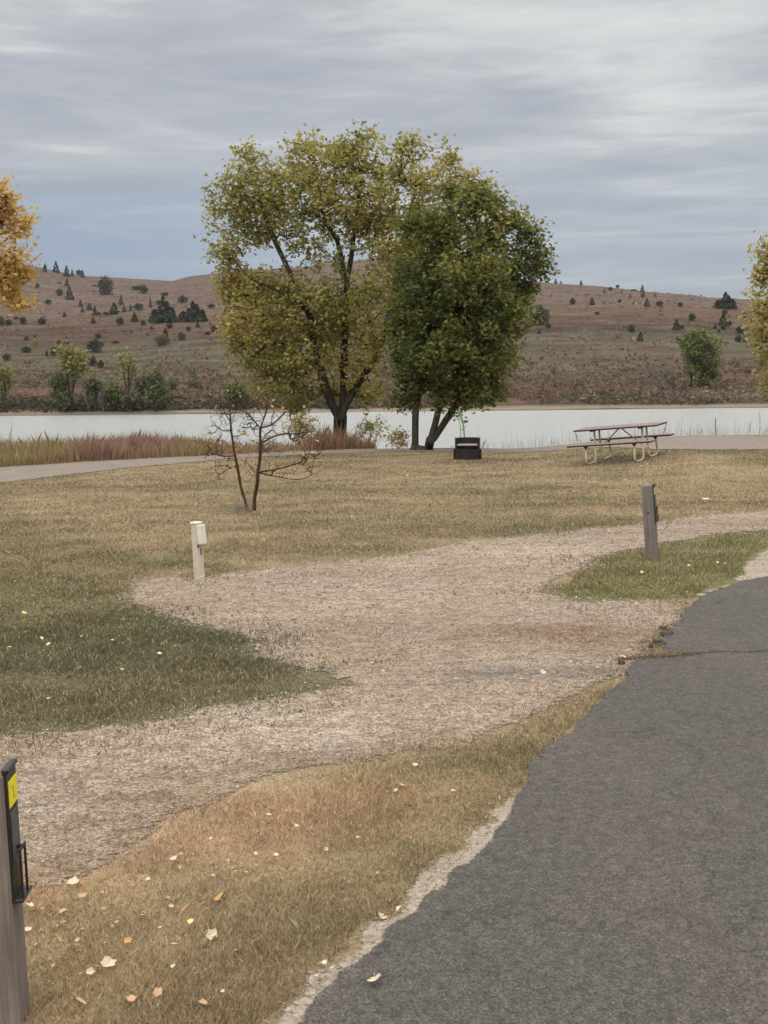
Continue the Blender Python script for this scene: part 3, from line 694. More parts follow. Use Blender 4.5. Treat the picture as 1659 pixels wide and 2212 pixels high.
make_tree('cottonwood_tree', 'yellow-green cottonwood crown reaching in at the right edge over the lake', 'tree', (*at_depth(tx,980,YR).xy, grr), [[Vector((*at_depth(tx,980,YR).xy, grr-.1)), at_depth(tx,880,YR), at_depth(tx-10,780,YR), at_depth(tx+10,650,YR), at_depth(tx+5,520,YR)],
          [at_depth(tx,860,YR), at_depth(1720,800,YR), at_depth(1680,740,YR)], [at_depth(tx,760,YR), at_depth(1710,680,YR), at_depth(1660,600,YR)]], lobes_px(LR, YR, .9), 800, 11, .11, .15, M['leaf_lime'], M['bark'], 53, rtip=.007, maxr=.2, surf=.5, rag=.18)
# bare young tree with two stems
ys = hit(540, 1103); YS = ys.y
t_l = [Vector(hit(537, 1104))-Vector((0, 0, .03))]+line_px([(528,1078,0),(520,1050,0),(513,1010,0),(507,980,0),(500,935,0),(497,895,0),(495,865,0)], YS)
t_r = line_px([(549,1106,0),(550,1075,0),(555,1050,0),(558,1015,0),(562,985,0),(562,955,0),(563,925,0),(575,890,0),(580,860,0)], YS)
bl = [t_l, t_r, line_px([(562,925,0),(545,905,-.1),(530,890,-.2),(505,880,-.2)], YS), line_px([(561,925,0),(590,915,.1),(620,885,.1),(640,850,.2)], YS),
      line_px([(555,1020,0),(590,1015,-.2),(630,1005,-.3),(670,990,-.3),(695,975,-.3)], YS), line_px([(556,1020,0),(600,1030,.2),(650,1035,.3),(695,1015,.3)], YS), line_px([(560,960,0),(600,940,-.2),(650,935,-.3)], YS),
      line_px([(556,1030,0),(543,1010,.2),(530,995,.3)], YS), line_px([(506,985,0),(480,985,-.1),(450,978,-.2),(420,985,-.2)], YS), line_px([(502,930,0),(480,930,.1),(468,920,.2),(455,905,.2)], YS), line_px([(500,915,0),(485,890,-.1),(475,865,-.2)], YS), line_px([(513,1005,0),(490,1015,.1),(470,1030,.2)], YS)]
LS = [(480,900,40,40,0),(540,880,60,30,0),(610,890,50,34,0),(640,950,40,40,0),(660,1000,44,20,0),(600,1020,40,14,0),(450,970,36,24,0),(580,950,30,40,.3),(490,1005,30,14,0),(530,930,36,40,-.3),(690,985,16,18,0),(500,860,30,16,0)]
M['leaf_pale'] = leaf_mat('pale_yellow_leaf', [(.05, (.25, .19, .05)), (.5, (.45, .36, .15)), (1, (.62, .52, .32))], .35)
bare = make_tree('bare_young_tree', 'nearly bare two-stemmed young tree standing in the lawn', 'tree', tuple(ys), bl, lobes_px(LS, YS, .8), 760, .09, .055, .02, M['leaf_pale'], M['bark_young'], 61, step=.09, rtip=.0026, exp=2.4, maxr=.042, rag=.15, crown='crown', tail=1, extra=(tuple(at_depth(560, 945, YS)), (240*YS/FPX, .7, 190*YS/FPX)))
for ch in [c for c in bare.children if c.name.startswith('crown')]:
    vv = [v.co.copy() for v in ch.data.vertices]; bpy.data.objects.remove(ch)
    for k in range(0, min(len(vv), 400), 4):
        m = MB(); m.add(vv[k:k+4], [(0, 1, 2, 3)]); m.build('leaf', M['leaf_pale'], bare)
# (each leaf left on it is a part)
# dead stalks at its foot
sb = MB(); rr = random.Random(3)
for k in range(60):
    bx = hit(rr.uniform(505, 545), rr.uniform(1100, 1112)); hh = rr.uniform(.06, .26)
    sb.tube([bx, bx+Vector((rr.uniform(-.05, .05), rr.uniform(-.05, .05), hh))], [.004, .0015], 4)
o = sb.build('dead_stalks', M['bark_pale']); tag(o, 'grey dead weed stalks round the foot of the bare young tree', 'weeds', kind='stuff')

tick('tall grass and')
# ---------------------------------------------------------------- tall grass and sprouts on the near shore
def tall(name, X, Y, h, w, col, label):
    P = np.c_[X, Y]; return blades(name, P, h, w, col, .45, label, 'tall grass', .25)
n = 120000; X = rng.uniform(-24, 2.2, n); Y = 31+rng.uniform(0, 1, n)**1.2*6.5
px = CX+FPX*X/Y
yup = np.interp(X, [v.x for v in path_up[::-1]], [v.y for v in path_up[::-1]])
ok = (Y > yup+.15) | (X < -40); Y = np.where(X < -5, yup+.2+rng.uniform(0, 1, n)*6, Y)
lo = ss(430, 480, px)*(1-ss(655, 700, px)); ok = (Y > yup+.15) & (rng.uniform(0, 1, n) < 1-.6*lo) & (px < 812)
hgt = np.interp(px, [-600, 0, 200, 330, 420, 470, 640, 690, 760, 812], [.75, .66, .62, .70, .58, .45, .35, .85, .80, .35])
X, Y, px, hgt = X[ok], Y[ok], px[ok], hgt[ok]
nn = wob(X, Y*2, .9, 33)*.5+.5; n2 = wob(X, Y, .35, 34)*.5+.5
YG = np.array((.29, .25, .10)); RD = np.array((.30, .185, .125)); MR = np.array((.26, .15, .125)); RB = np.array((.28, .16, .10))
redf = np.interp(px, [-500, 100, 230, 260, 380, 400, 450, 480, 900], [.3, .35, .6, .9, .95, .35, .5, .95, 1]); redf = np.clip(redf+(nn-.5)*.9+ (Y-yup[ok]-2)*.08, 0, 1)
col = YG+(RD-YG)*redf[:, None]; col = np.where(((px > 245) & (px < 375) & (n2 > .4))[:, None], MR, col); col = np.where((px > 670)[:, None], RB, col)
hh = hgt*rng.uniform(.3, 1.08, len(X))*(.8+.35*wob(X, Y, 2.2, 55)); sp = rng.uniform(0, 1, len(X)) < .03; hh[sp] *= 1.5
col[(rng.uniform(0, 1, len(X)) < .12)] = (.42, .34, .2)
ww = np.where(sp, .005, .011)*rng.uniform(.6, 1.3, len(X))
tall('tall_grass', X, Y, hh, ww, jit(col, .2), 'tall reddish and yellow-green grass along the lake edge beyond the path')
n = 900; X = rng.uniform(2.5, 12, n); Y = crest(X)+rng.uniform(.4, 2.0, n)
o = tall('sparse_weeds', X, Y, rng.uniform(.15, .55, n)*np.where(rng.uniform(0, 1, n) < .15, 1.5, .8), rng.uniform(.003, .006, n), jit(np.tile((.24, .19, .11), (n, 1))), 'thin dry weeds standing along the shore edge before the water')
def sprout(px, py, w, h, Y, label, lm, seed, n=70, leaves=16, ls=.07):
    g = float(near_h((px-CX)/FPX*Y, Y)); b = at_depth(px, py+h/2, Y); b.z = g
    L = lobes_px([(px, py, w/2, h/2, 0)], Y, .8); c = L[0][0]
    limbs = [[b-Vector((0, 0, .05)), b.lerp(Vector(c), .5), Vector(c)]]+[[b, b.lerp(Vector(c)+Vector((s*w*.25*Y/FPX, 0, 0)), .6), Vector(c)+Vector((s*w*.3*Y/FPX, 0, h*.2*Y/FPX))] for s in (-1, 1)]
    return make_tree('shrub', label, 'shrub', tuple(b), limbs, L, n, leaves, ls, .09, lm, M['bark_pale'], seed, step=.15, rtip=.004, maxr=.03, crown='foliage', trunk='stem')
sprout(655, 925, 70, 80, 34.3, 'pale leafy shrub on the shore left of the forked trunk', M['leaf_pale'], 71)
sprout(800, 925, 80, 70, 37.5, 'thin olive sapling on the shore between the two big trees', M['leaf_olive'], 72, 60, 10)
sprout(860, 945, 66, 46, 34.0, 'low pale shrub at the left foot of the dark green tree', M['leaf_pale'], 73, 50, 10)
sprout(640, 880, 60, 40, 36.5, 'yellow leafy sprouts hanging low beside the forked trunk', M['leaf_lime'], 74, 50, 14)

tick('far shore and')
# ---------------------------------------------------------------- far shore and hillside trees
M['cedar'] = leaf_mat('cedar_green', [(.05, (.016, .024, .014)), (.5, (.032, .042, .022)), (1, (.065, .07, .035))], .1)
M['far_lime'] = leaf_mat('far_yellow_green', [(.05, (.16, .16, .045)), (.5, (.24, .23, .065)), (1, (.33, .29, .11))], .35)
M['far_green'] = leaf_mat('far_green', [(.05, (.075, .09, .035)), (.5, (.12, .135, .045)), (1, (.18, .175, .07))], .3)
M['far_bright'] = leaf_mat('far_bright_green', [(.05, (.10, .125, .035)), (.5, (.16, .18, .05)), (1, (.25, .24, .08))], .35)
M['far_grey'] = leaf_mat('far_grey_green', [(.05, (.085, .08, .05)), (.5, (.14, .125, .08)), (1, (.2, .175, .12))], .3)
M['rust'] = leaf_mat('rusty_scrub', [(.05, (.05, .034, .025)), (.5, (.09, .055, .036)), (1, (.14, .085, .05))], .15)
def cedar_proto(kind, seed):
    r = np.random.default_rng(seed); n = 620
    if kind == 'cone':
        z = r.uniform(0, 1, n)**1.5; rr_ = .56*(1-z)**.75*(.85+.15*np.sin(z*17+seed))*r.uniform(.35, 1, n)**.5+.02; a = r.uniform(0, 6.283, n)
        Cn = np.c_[rr_*np.cos(a), rr_*np.sin(a), z]
    elif kind == 'round':
        v = r.normal(0, 1, (n, 3)); v /= np.linalg.norm(v, axis=1, keepdims=True); bm = 1+.22*np.sin(v[:, 0]*5+seed)*np.cos(v[:, 2]*6+seed)
        Cn = v*.5*(r.uniform(0, 1, (n, 1))**.4)*bm[:, None]; Cn[:, 2] = Cn[:, 2]+.46; Cn[:, 2] = np.abs(Cn[:, 2])
    else:
        parts = []
        for cxx, ww, hh_ in [(-.32, .42, .5), (-.12, .5, .62), (.02, .42, 1.0), (.15, .4, .82), (.32, .42, .58), (0, 1.1, .4)]:
            m = n//4+60; z = r.uniform(0, 1, m)**1.3; q = ww*.62*(1-z)**.6*r.uniform(.2, 1, m)**.5; a = r.uniform(0, 6.283, m)
            parts.append(np.c_[cxx+q*np.cos(a)*.8, q*np.sin(a), z*hh_])
        Cn = np.concatenate(parts)
    Vl, Fl = leaf_quads(Cn, r.uniform(.6, 1.3, len(Cn))*.11, r, 0, .3)
    k = 5; t = MB(); t.tube([(0, 0, -.12), (0, 0, .25)], [.035, .02], 5)
    V = np.r_[Vl, np.array(t.v)]; F = np.r_[Fl, np.array([f for f in t.f if len(f) == 4])+len(Vl)]
    return V, F
protos = {}
def cedar_mesh(kind, var, mat):
    key = (kind, var, mat)
    if key not in protos:
        V, F = cedar_proto(kind, 100+var*7+len(kind)); o = fastmesh('cedar_tree', V, F, M[mat]); me = o.data; bpy.data.objects.remove(o); protos[key] = me
    return protos[key]
def cedar(px, py, w, h, kind, mat, label, group=None, name='cedar_tree', cat='cedar tree'):
    """px,py centre in the picture, w,h size there; stands where its foot meets the slope"""
    p = hit(px, py+h*.5)
    if p.y > 640:                                  # on the skyline: stand it on the ridge
        for k in range(60):
            p = hit(px, py+h*.5+k*.5)
            if p.y < 640: break
    s = p.y/FPX
    o = bpy.data.objects.new(name, cedar_mesh(kind, random.randrange(3), mat)); C.objects.link(o)
    kk = 1.18 if kind == 'cone' else 1.0
    o.location = p; o.scale = (w*s*kk, (w*.8)*s*kk, h*s*1.03); o.rotation_euler = (0, 0, random.uniform(-.4, .4) if kind == 'clump' else random.uniform(0, 6.28))
    return tag(o, label, cat, group)
zl = lambda a: (a[0]/3.36, 521+a[1]/3.36, a[2]/3.36, a[3]/3.36)
zr_ = lambda a: (1097+a[0]/2.953, 548.5+a[1]/2.953, a[2]/2.953, a[3]/2.953)
G1 = ('small dark cedar on the upper slope of the left hill', 'cedars on the upper left hill')
G2 = ('low dark bush on the near slope under the crest, left of the big trees', 'bushes on the left near slope')
G3 = ('small dark tree on the skyline slope of the right hill', 'trees on the right skyline')
G4 = ('small rounded cedar on the reddish slope right of the big trees', 'cedars on the right reddish slope')
for a in [(328,147,26,34),(325,200,34,50),(408,190,48,76),(245,245,64,34),(485,220,50,76),(525,230,28,44),(575,228,52,40),(600,238,32,48),(487,300,32,52),(433,370,64,54),(505,380,64,90),(585,450,38,52),(650,478,44,48),(690,505,38,62),(830,490,70,78),(880,430,34,66),(900,495,34,44),(948,483,22,48),(1093,450,26,64),(1153,443,44,38),(718,525,34,28),(770,525,50,24),(270,320,34,34),(350,440,50,40),(685,322,40,16),(598,500,30,34),(430,300,34,18)]:
    q = zl(a); dk = a[3] > 30
    cedar(*q, 'cone' if a[3] > a[2] else 'round', 'cedar' if dk else 'rust', *G1)
for a, kd, lb in [((768,325,124,130),'round','large grey-green cedar alone high on the left hill slope'),((1000,337,112,28),'round','long low grey-green thicket high on the left hill'),((1045,348,64,66),'round','grey bush at the right end of the long low thicket'),((1195,383,70,26),'round','flat grey bush strip above the pointed dark clump'),((1327,422,78,54),'round','round grey-green bush behind the right dark clump'),((1005,475,74,56),'round','rounded grey bush left of the pointed dark clump'),((1185,500,215,170),'clump','big dark cedar clump with a pointed top on the left crest'),((1400,512,215,136),'clump','big dark cedar clump with one spike, right of the pointed clump'),((1535,470,64,34),'round','grey-green bush beside the left edge of the yellow-green tree')]:
    cedar(*zl(a), kd, 'cedar', lb, name='cedar_clump' if kd == 'clump' else 'cedar_tree')
for a in [(10,580,50,66),(62,588,66,40),(122,555,52,22),(168,575,62,56),(305,580,64,48),(468,532,34,32),(678,575,40,44),(870,577,74,52),(978,553,64,62),(1040,590,44,38),(1097,628,30,28),(1230,612,58,40),(1435,605,38,38),(1368,635,44,34),(1505,665,50,28),(1555,635,54,48),(1525,603,30,24),(1320,690,64,56),(1200,662,44,44),(713,685,50,38),(255,690,28,24),(192,705,44,34),(190,785,80,42),(400,800,90,66),(428,733,42,38),(485,735,52,22),(340,815,24,42),(50,842,66,58),(840,730,60,20)]:
    q = zl(a); cedar(*q, 'cone' if a[0] in (678, 978, 468, 1435) else 'round', 'rust' if (a[3] < 30 or a[0] in (1320, 50, 428)) else 'cedar', *G2, name='bush', cat='bush')
for a, m, lb in [((1170,715,124,84),'far_grey','grey-green bush below the two big dark clumps'),((1205,690,50,100),'cedar','upright dark cedar beside the grey-green bush'),((690,758,122,96),'cedar','dark grey-green cedar above the yellow-green shore tree'),((258,735,44,56),'far_lime','small olive bush on the near slope at far left'),((670,868,80,80),'cedar','dark cedar bush right of the yellow-green shore tree'),((730,892,60,56),'cedar','small round dark bush touching the cedar bush on its left'),((1250,1035,108,80),'far_green','dense green bush right of the tall green shore tree'),((1405,1030,136,64),'far_grey','dark grey-green spreading cedar low above the shore')]:
    cedar(*zl(a), 'round' if a[0] != 1205 else 'cone', m, lb, name='bush', cat='bush')
cedar(*zl((1415,985,50,110)), 'cone', 'far_grey', 'thin spiky top rising from the spreading grey-green cedar')
for a in [(305,168,24,30),(338,175,18,18),(467,182,24,30),(655,222,30,26),(700,195,26,22),(858,222,26,44),(860,262,36,34),(940,262,20,24),(413,302,42,40),(537,302,42,44),(617,235,16,30),(780,265,20,30),(888,312,38,48),(967,315,50,34),(1100,322,36,34),(712,300,26,24),(728,240,14,20),(800,232,60,12)]:
    cedar(*zr_(a), 'cone' if a[3] >= a[2] else 'round', 'cedar' if a[2] > 22 else 'rust', *G3)
for a, kd, lb in [((1385,298,158,92),'clump','wide dark cedar clump with spiked top just under the right skyline'),((205,395,130,116),'round','large dark cedar partly behind the right edge of the big trees'),((258,450,44,50),'round','small dark cedar at the foot of the large one by the big trees')]:
    cedar(*zr_(a), kd, 'cedar', lb)
for a in [(200,498,22,26),(787,472,54,50),(845,528,48,56),(1075,452,50,64),(1110,465,34,26),(1175,400,56,50),(1383,370,40,34),(1372,425,62,66),(1415,443,34,32),(1322,462,26,36),(1375,468,38,32),(1346,490,24,20),(1505,388,34,34),(1478,482,54,42),(1470,540,52,46),(1512,545,30,36),(1572,565,44,48),(1090,545,44,44),(570,376,44,16),(1560,420,36,28),(1600,480,40,40)]:
    cedar(*zr_(a), 'cone' if a[3] > a[2] else 'round', 'cedar', *G4)
def shore_tree(px, cy, w, h, base_py, label, lm, seed, n=90, leaves=9, ls=None, bare_=False, group=None, lobes=None, name='shore_tree'):
    b = hit(px, base_py); s = b.y/FPX; Y = b.y
    L = lobes_px(lobes or [(px-w*.18, cy, w*.3, h*.42, 0), (px+w*.18, cy+h*.04, w*.3, h*.4, .5), (px, cy-h*.12, w*.34, h*.38, -.5), (px+w*.05, cy+h*.2, w*.4, h*.3, 0)], Y, .9)
    c = at_depth(px, cy, Y)
    limbs = [[b-Vector((0, 0, .3)), b.lerp(c, .5)+Vector((.1, 0, 0)), c], [b.lerp(c, .2), at_depth(px-w*.2, cy, Y)], [b.lerp(c, .3), at_depth(px+w*.22, cy-h*.1, Y)]]
    return make_tree(name, label, 'tree', tuple(b), limbs, L, n, leaves, ls or .38, .4, M[lm], M['bark_pale'] if bare_ else M['bark'], seed, step=.6, rtip=.035 if not bare_ else .028, maxr=.22, k=4, group=group, surf=.45, tail=2)
shore_tree(155, 778, 84, 84, 889, 'yellow-green tree on the far shore at left, tallest of its row', 'far_lime', 201, 120, 12)
shore_tree(128, 832, 42, 62, 889, 'green tree under the left side of the yellow-green shore tree', 'far_green', 202, 70, 14)
shore_tree(140, 862, 34, 44, 891, 'small rounded green tree at the waterline below the yellow-green one', 'far_green', 203, 50, 14)
shore_tree(205, 832, 40, 34, 889, 'small dark-topped tree between two green shore trees', 'far_green', 204, 50, 9)
shore_tree(245, 850, 44, 56, 889, 'broad green tree on the far shore left of the tall green one', 'far_green', 205, 80, 14)
shore_tree(277, 790, 56, 90, 888, 'pale sparse tree standing above the far shore, trunk visible', 'far_lime', 206, 70, 4)
shore_tree(336, 832, 48, 84, 889, 'tall green tree with two trunks on the far shore', 'far_green', 207, 100, 14)
shore_tree(305, 830, 34, 60, 888, 'greyish half-bare tree just left of the tall green shore tree', 'far_grey', 208, 60, 5)
shore_tree(283, 866, 50, 34, 889, 'low grey-green tree at the waterline below the pale sparse tree', 'far_grey', 209, 60, 9)
shore_tree(393, 788, 24, 34, 806, 'tiny leafless tree on the slope above the spreading cedar', 'far_grey', 210, 40, .5, bare_=True)
shore_tree(510, 848, 66, 56, 886, 'dark green tree on the far shore behind the bare young tree', 'far_green', 211, 80, 13)
shore_tree(8, 815, 40, 80, 889, 'yellow-green tree on the far shore at the left picture edge', 'far_lime', 212, 80, 9)
shore_tree(1515, 772, 94, 118, 838, 'big rounded green tree with yellow-green left side on the far slope', 'far_bright', 213, 260, 18, lobes=[(1500,752,36,42,0),(1536,765,34,48,0),(1520,800,40,36,0),(1512,735,30,22,0),(1530,825,26,12,0)])
shore_tree(1493, 765, 46, 74, 836, 'yellow-green tree in front of the big rounded green one', 'far_lime', 214, 70, 9)
shore_tree(1412, 792, 66, 84, 850, 'pale leafless tree in the scrub left of the big rounded tree', 'far_grey', 215, 110, .8, bare_=True)
shore_tree(1304, 816, 44, 44, 840, 'dark leafless tree on the right slope above the red-brown scrub', 'far_grey', 216, 70, .6, bare_=True)
shore_tree(1450, 815, 40, 50, 850, 'grey half-bare tree at the left foot of the big rounded tree', 'far_grey', 217, 70, 3, bare_=True)
shore_tree(190, 845, 26, 74, 889, 'grey half-bare tree between the yellow-green and broad green trees', 'far_grey', 218, 60, 2.5, bare_=True)
shore_tree(222, 862, 30, 50, 889, 'low grey half-bare tree left of the broad green shore tree', 'far_grey', 219, 50, 3, bare_=True)
def scatter_brush(name, n, y0, y1, size, cols, label, tr=(-.5, .5), pw=1.0, thr=0, k=6):
    Y = y0+(y1-y0)*rng.uniform(0, 1, n)**pw; X = rng.uniform(*tr, n)*Y
    nn = wob(X, Y*2, .09, 41)*.5+.5; m = nn+rng.normal(0, .15, n) > thr; X, Y, nn = X[m], Y[m], nn[m]
    n = len(X); Z = hill_h(X, Y); m2 = Z > WATER+.35; X, Y, Z, nn = X[m2], Y[m2], Z[m2], nn[m2]; n = len(X)
    S = rng.lognormal(math.log(size), .4, n)
    Cn = np.repeat(np.c_[X, Y, Z+S*.25], k, 0)+rng.normal(0, 1, (n*k, 3))*np.repeat(S, k)[:, None]*np.array([.5, .5, .28])
    cols = np.array(cols); ci = np.clip((nn*len(cols)+rng.normal(0, .5, n)).astype(int), 0, len(cols)-1); col = np.repeat(cols[ci]*np.exp(rng.normal(0, .2, (n, 1))), k*4, 0)
    V, F = leaf_quads(Cn, np.repeat(S, k)*rng.uniform(.4, .8, n*k), rng, 0)
    return tag(fastmesh(name, V, F, M['blade'], col), label, 'scrub', kind='stuff')
scatter_brush('shore_scrub', 8000, 155.8, 166, .5, [(.06, .056, .034), (.095, .082, .048), (.08, .072, .038), (.13, .09, .06)], 'dark low scrub along the far waterline, left part', (-.6, -.02), 1.0, .1)
scatter_brush('shore_scrub', 6500, 156.2, 168, .42, [(.13, .098, .068), (.16, .12, .082), (.10, .085, .055), (.19, .145, .10)], 'brown low scrub along the far waterline, right part', (-.02, .6), 1.0, .25)
scatter_brush('slope_scrub', 16000, 163, 225, .45, [(.15, .085, .055), (.125, .075, .05), (.12, .10, .06), (.16, .13, .08)], 'red-brown low scrub above the far shore', (-.5, .5), 1.8, .3)
scatter_brush('hillside_brush', 16000, 200, 600, .55, [(.10, .075, .05), (.15, .095, .065), (.19, .15, .09)], 'scattered low brush and bunch grass over the hills', (-.45, .45), 1.0, .4, 5)

tick('fire ring')
# ---------------------------------------------------------------- fire ring
M['steel'] = plain('rusty_black_steel', (.014, .009, .010), .55, .5, .4, 14)
M['grate'] = plain('bright_grate_steel', (.42, .40, .38), .5, .2, .5, 30, .3)
M['green'] = plain('bright_green_strap', (.13, .27, .09), .5, .15, .4)
fr_p = hit(1010, 992); fr = empty('fire_ring', fr_p, R(-6)); tag(fr, 'black steel campground fire ring with a raised grate on the lawn', 'fire ring')
def arc_wall(mb, r, a0, a1, z0, z1, th=.006, n=40):
    vs = []; 
    for i in range(n+1):
        a = a0+(a1-a0)*i/n
        for rr2 in (r, r-th):
            for z in (z0, z1): vs.append((rr2*math.cos(a), rr2*math.sin(a), z))
    fs = []
    for i in range(n):
        b = i*4; c = b+4
        fs += [(b, c, c+1, b+1), (b+2, b+3, c+3, c+2), (b+1, c+1, c+3, b+3), (b, b+2, c+2, c)]
    fs += [(0, 1, 3, 2), (n*4, n*4+2, n*4+3, n*4+1)]
    mb.add(vs, fs)
m = MB(); arc_wall(m, .35, 0, 2*math.pi, -.02, .25)
m.tube([(.352*math.cos(i*math.pi/18), .352*math.sin(i*math.pi/18), .25) for i in range(37)], .010, 6)
for s in (-1, 1): m.box((s*.335, -.14, .115), (.03, .04, .26), bev=.004)
m.build('base_ring', M['steel'], fr)
m = MB(); arc_wall(m, .315, R(-38), R(218), .2, .53)
m.tube([(.317*math.cos(R(-38+256*i/36)), .317*math.sin(R(-38+256*i/36)), .53) for i in range(37)], .009, 6)
m.build('wind_shield', M['steel'], fr)
for s in (-1, 1):
    m = MB(); m.tube([(s*.268, -.205, .1), (s*.268, -.205, .53)], .022, 8); m.build('upright', M['steel'], fr)
m = MB()
for i in range(11): m.tube([(-.2+.04*i, -.25, .37), (-.2+.04*i, .2, .37)], .007, 6)
m.box((0, -.262, .372), (.5, .012, .03), bev=.002); m.box((0, .2, .37), (.46, .012, .02), bev=.002)
m.build('grate', M['grate'], fr)
for s in (-1, 1):
    m = MB(); m.tube([(s*.3, -.13, .33), (s*.38, -.15, .34)], .009, 6)
    m.tube([(s*(.38+.0006*i), -.15+.014*math.cos(i*.9), .34+.014*math.sin(i*.9)) for i in range(60)], .004, 5)
    m.build('handle', M['grate'], fr)
m = MB()
for i in range(9): m.tube([(random.uniform(-.2, .2), random.uniform(-.18, .18), .03+.02*i), (random.uniform(-.2, .2), random.uniform(-.18, .18), .05+.02*i)], .025, 7)
o = m.build('burnt_logs', M['soil']); o.location = fr_p; tag(o, 'charred wood pieces lying inside the steel fire ring', 'firewood', kind='stuff')
gs_Y = fr_p.y+.42
m = MB(); s1_ = line_px([(1004,985,0),(1003.5,950,0),(1002,930,0),(1000,915,0),(997,903,0),(993,893,0),(992,880,0)], gs_Y)
m.tube(bezier(s1_, 6), [.02]*19+[.026]*12+[.03, .028, .024, .02, .014, .01], 8) if len(bezier(s1_, 6)) == 37 else m.tube(bezier(s1_, 6), .032, 8)
s2x = line_px([(994.5,985,0),(994.5,950,0),(995,930,0),(993,912,0),(990,898,0)], gs_Y-.02); m.tube(bezier(s2x, 6), .0095, 7)
m.tube(line_px([(994,928,0),(1000,927,0),(1006,921,0)], gs_Y-.01), .012, 6)
o = m.build('bent_stake', M['green'], smooth=True); tag(o, 'bright green bent stake standing up out of the fire ring', 'stake')
# ---------------------------------------------------------------- picnic table
def board_mat(name, top, edge):
    t = NT(name); p = t.n('ShaderNodeTexCoord').outputs['Object']
    q = t.scl(p, (3, 45, 45)); a = t.noise(q, 1, 5, .6, .3)
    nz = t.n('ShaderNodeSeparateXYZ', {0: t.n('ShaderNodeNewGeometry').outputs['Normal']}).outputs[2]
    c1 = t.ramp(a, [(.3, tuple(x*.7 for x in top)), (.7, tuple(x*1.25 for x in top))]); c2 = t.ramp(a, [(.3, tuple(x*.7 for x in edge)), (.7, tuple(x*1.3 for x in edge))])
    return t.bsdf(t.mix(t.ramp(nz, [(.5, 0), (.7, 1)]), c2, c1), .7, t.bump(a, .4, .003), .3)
M['board'] = board_mat('weathered_red_board', (.21, .155, .135), (.05, .018, .014))
M['tan_steel'] = plain('tan_painted_steel', (.52, .45, .34), .5, .1, .4)
TA = R(-31); tc = Vector((5.33, 25.75, 0)); 
def table_frame():
    c = tc; gx_ = (float(near_h(c.x+.6, c.y))-float(near_h(c.x-.6, c.y)))/1.2; gy_ = (float(near_h(c.x, c.y+.6))-float(near_h(c.x, c.y-.6)))/1.2
    up = Vector((-gx_, -gy_, 1)).normalized(); xa = Vector((math.cos(TA), math.sin(TA), 0)); xa = (xa-up*xa.dot(up)).normalized(); ya = up.cross(xa)
    Mx = Matrix((xa, ya, up)).transposed().to_4x4(); Mx.translation = Vector((c.x, c.y, float(near_h(c.x, c.y)))); return Mx
pt = empty('picnic_table', (0, 0, 0)); pt.matrix_world = table_frame(); tag(pt, 'picnic table with red-brown boards and tan steel tube frame', 'picnic table')
LT = 1.9; SX = .55
for j in range(5):
    m = MB(); m.box((0, -.31+.155*j, .745), (LT, .145, .038), bev=.006); m.build('top_board', M['board'], pt)
for s in (-1, 1):
    b = MB()
    b.box((0, s*.715, .442), (LT, .25, .038), bev=.006); b.build('bench_board', M['board'], pt)
for sx in (-1, 1):
    x = sx*SX
    m = MB(); m.box((x, 0, .712), (.05, .70, .028), bev=.004); m.build('cleat', M['board'], pt)
    for sy in (-1, 1):
        m = MB(); ctl = [(x, sy*.15, .70), (x, sy*.16, .45), (x, sy*.175, .22), (x, sy*.19, .10), (x, sy*.25, .035), (x, sy*.36, .021), (x, sy*.55, .021), (x, sy*.70, .035), (x, sy*.765, .10), (x, sy*.765, .2), (x, sy*.735, .32), (x, sy*.715, .415)]
        m.tube(bezier(ctl, 5), .0215, 10); m.build('leg', M['tan_steel'], pt, smooth=True)
        m = MB(); m.add([(x-.02, sy*.60, .42), (x+.02, sy*.60, .42), (x+.02, sy*.83, .42), (x-.02, sy*.83, .42), (x-.015, sy*.69, .37), (x+.015, sy*.69, .37), (x+.015, sy*.745, .37), (x-.015, sy*.745, .37)], [(0, 3, 2, 1), (4, 5, 6, 7), (0, 1, 5, 4), (2, 3, 7, 6), (1, 2, 6, 5), (0, 4, 7, 3)]); m.build('bench_bracket', M['board'], pt)
    m = MB(); m.tube([(x, -.165, .26), (x, .165, .26)], .018, 8); m.build('crossbar', M['tan_steel'], pt)
    m = MB(); m.tube([(x, 0, .26), (sx*.04, 0, .70)], .015, 8); m.build('brace', M['tan_steel'], pt)
# ---------------------------------------------------------------- posts
M['weathered'] = wood_mat('weathered_post_wood', [(.25, (.08, .062, .05)), (.5, (.17, .14, .118)), (.75, (.30, .26, .225))])
M['grey_wood'] = wood_mat('grey_post_wood', [(.25, (.09, .076, .066)), (.5, (.165, .142, .127)), (.75, (.23, .205, .188))])
M['cream'] = plain('cream_painted_wood', (.50, .45, .36), .7, .12, .3, 12)
M['cream_box'] = plain('cream_enamel', (.62, .60, .50), .5, .08, .4, 12)
M['black_plastic'] = plain('black_plastic', (.013, .012, .012), .4, .3, .5)
M['yellow'] = plain('yellow_label', (.78, .66, .03), .6, .06, .3)
M['grey_label'] = plain('dull_grey_label', (.09, .088, .085), .6, .3, .3)
def post_body(name_mat, w, d, h, chamfer, parent, top=True, nm='post'):
    m = MB(); x, y = w/2, d/2; c = .006
    ring = lambda a, b, z: [(-a+c, -b, z), (a-c, -b, z), (a, -b+c, z), (a, b-c, z), (a-c, b, z), (-a+c, b, z), (-a, b-c, z), (-a, -b+c, z)]
    zs = [(-.15, 0), (0, 0), (h-chamfer, 0), (h, chamfer*1.0)]
    vs = []
    for z, q in zs: vs += ring(x-q, y-q, z)
    fs = [(8*i+k, 8*i+(k+1) % 8, 8*i+8+(k+1) % 8, 8*i+8+k) for i in range(3) for k in range(8)]+[tuple(24+k for k in range(8))]
    m.add(vs, fs); return m.build(nm, name_mat, parent)
